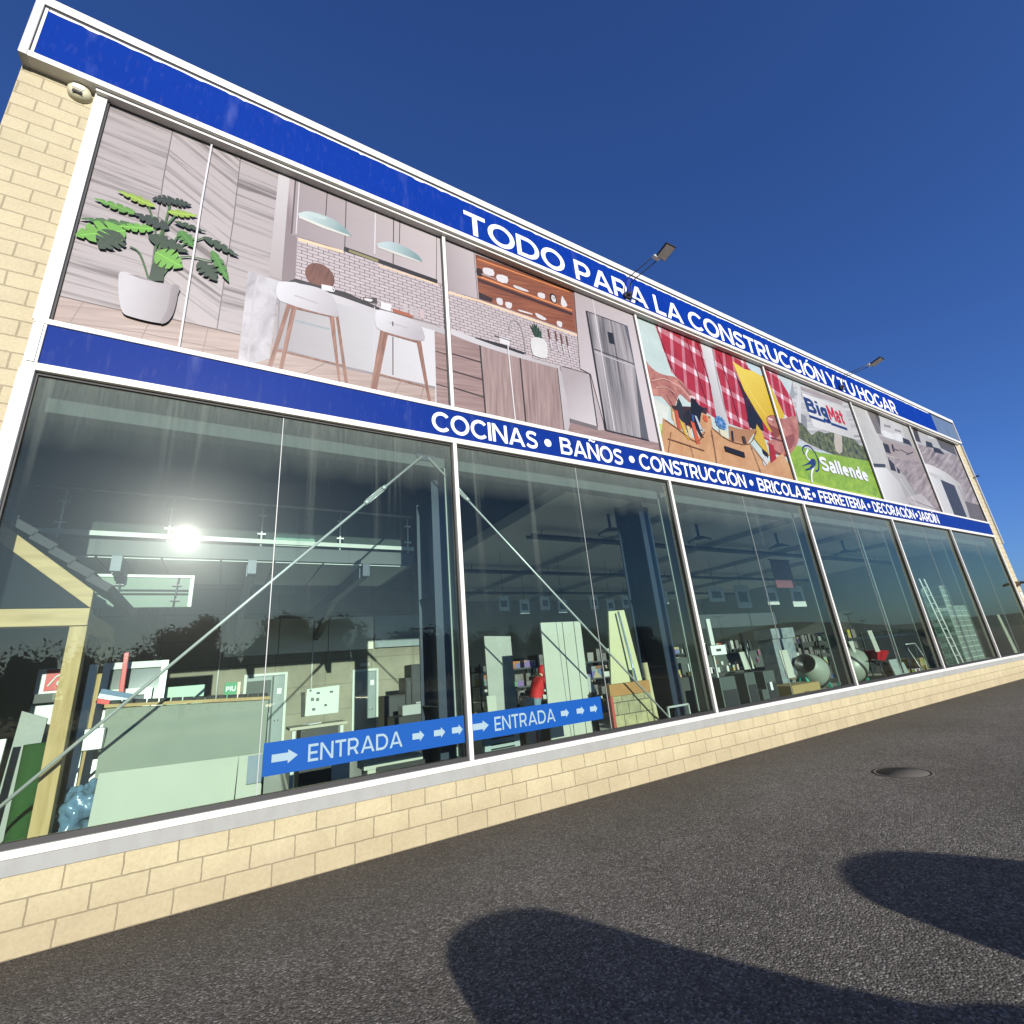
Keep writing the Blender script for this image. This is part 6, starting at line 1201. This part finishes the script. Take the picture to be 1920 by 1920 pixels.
vehicle('city_car', 'compact car casting the farther rounded shadow on the asphalt', prof, [[(.25,.95),(.30,1.38),(1.1,1.40),(1.75,.98),(1.8,.92)]], 4.95, -8.9, 1.55, (.45,2.35), .29, M('car_silver',(.40,.41,.42),.25,.4,.02), cg)
prof = smooth([(.06,.40),(.0,.65),(.05,1.1),(.28,1.66),(.70,1.77),(1.6,1.79),(2.45,1.74),(3.25,1.16),(4.2,1.04),(4.5,.85),(4.55,.5),(4.45,.38)], 3)
vehicle('off_road_car', 'dark off-road car parked near the far end of the shop', prof, [[(.30,1.1),(.50,1.58),(1.15,1.62),(1.2,1.1)],[(1.26,1.1),(1.24,1.62),(2.35,1.60),(3.0,1.14)]], 30.2, -5.4, 1.85, (.85,3.65), .37, M('car_black',(.03,.028,.026),.2,0,.02), cg, .13, 1.1)

# ------------------------------------------------------------------ pallets of small goods close to the panes
tape = M('parcel_tape', (.50,.44,.28), .4)
def goods_pallet(label, x, y, w, n, seed):
    rn = random.Random(seed); t = thing('goods_pallet', label, 'pallet', (x+w/2,y,FZ), 'pallets of small goods behind the panes')
    b = B(); 
    for k in range(4): b.box(x+k*w/4,x+(k+.8)*w/4,y,y+.8,FZ+.10,FZ+.125)
    for k in (0,.45,.9): b.box(x+k*w,x+k*w+.09*w,y+.02,y+.78,FZ,FZ+.098)
    obj('pallet', b, pinem, t)
    z = FZ+.128
    for lay in range(n):
        xx = x+.02; h = rn.uniform(.18,.30)
        while xx < x+w-.12:
            ww = min(rn.uniform(.18,.36), x+w-xx-.01); b = B(); b.box(xx,xx+ww,y+.04+rn.random()*.05,y+.74,z,z+h)
            o = obj('carton', b, rn.choice((card, card, goodsC, letterw, stg)), t, .004)
            if rn.random() < .7: c = B(); c.box(xx+ww*.4,xx+ww*.58,y+.034,y+.039,z,z+h*.98); obj('tape', c, rn.choice((tape, dark, redm)), o)
            xx += ww+.012
        z += h+.004
goods_pallet('pallet of mixed cartons right of the fourth mullion', 19.25, .95, .95, 2, 3)
goods_pallet('pallet of mixed cartons in the middle of the fifth bay', 20.9, 1.25, 1.0, 3, 5)
goods_pallet('pallet of mixed cartons just past the clear crates', 24.9, .9, 1.0, 2, 8)
goods_pallet('pallet of mixed cartons close to the last pane', 26.1, 1.1, 1.0, 3, 13)
goods_pallet('pallet of mixed cartons between the counter and the first mullion', 3.35, 1.35, .7, 2, 21)
goods_pallet('pallet of mixed cartons behind the hand trolley', 8.9, 1.7, .8, 3, 34)
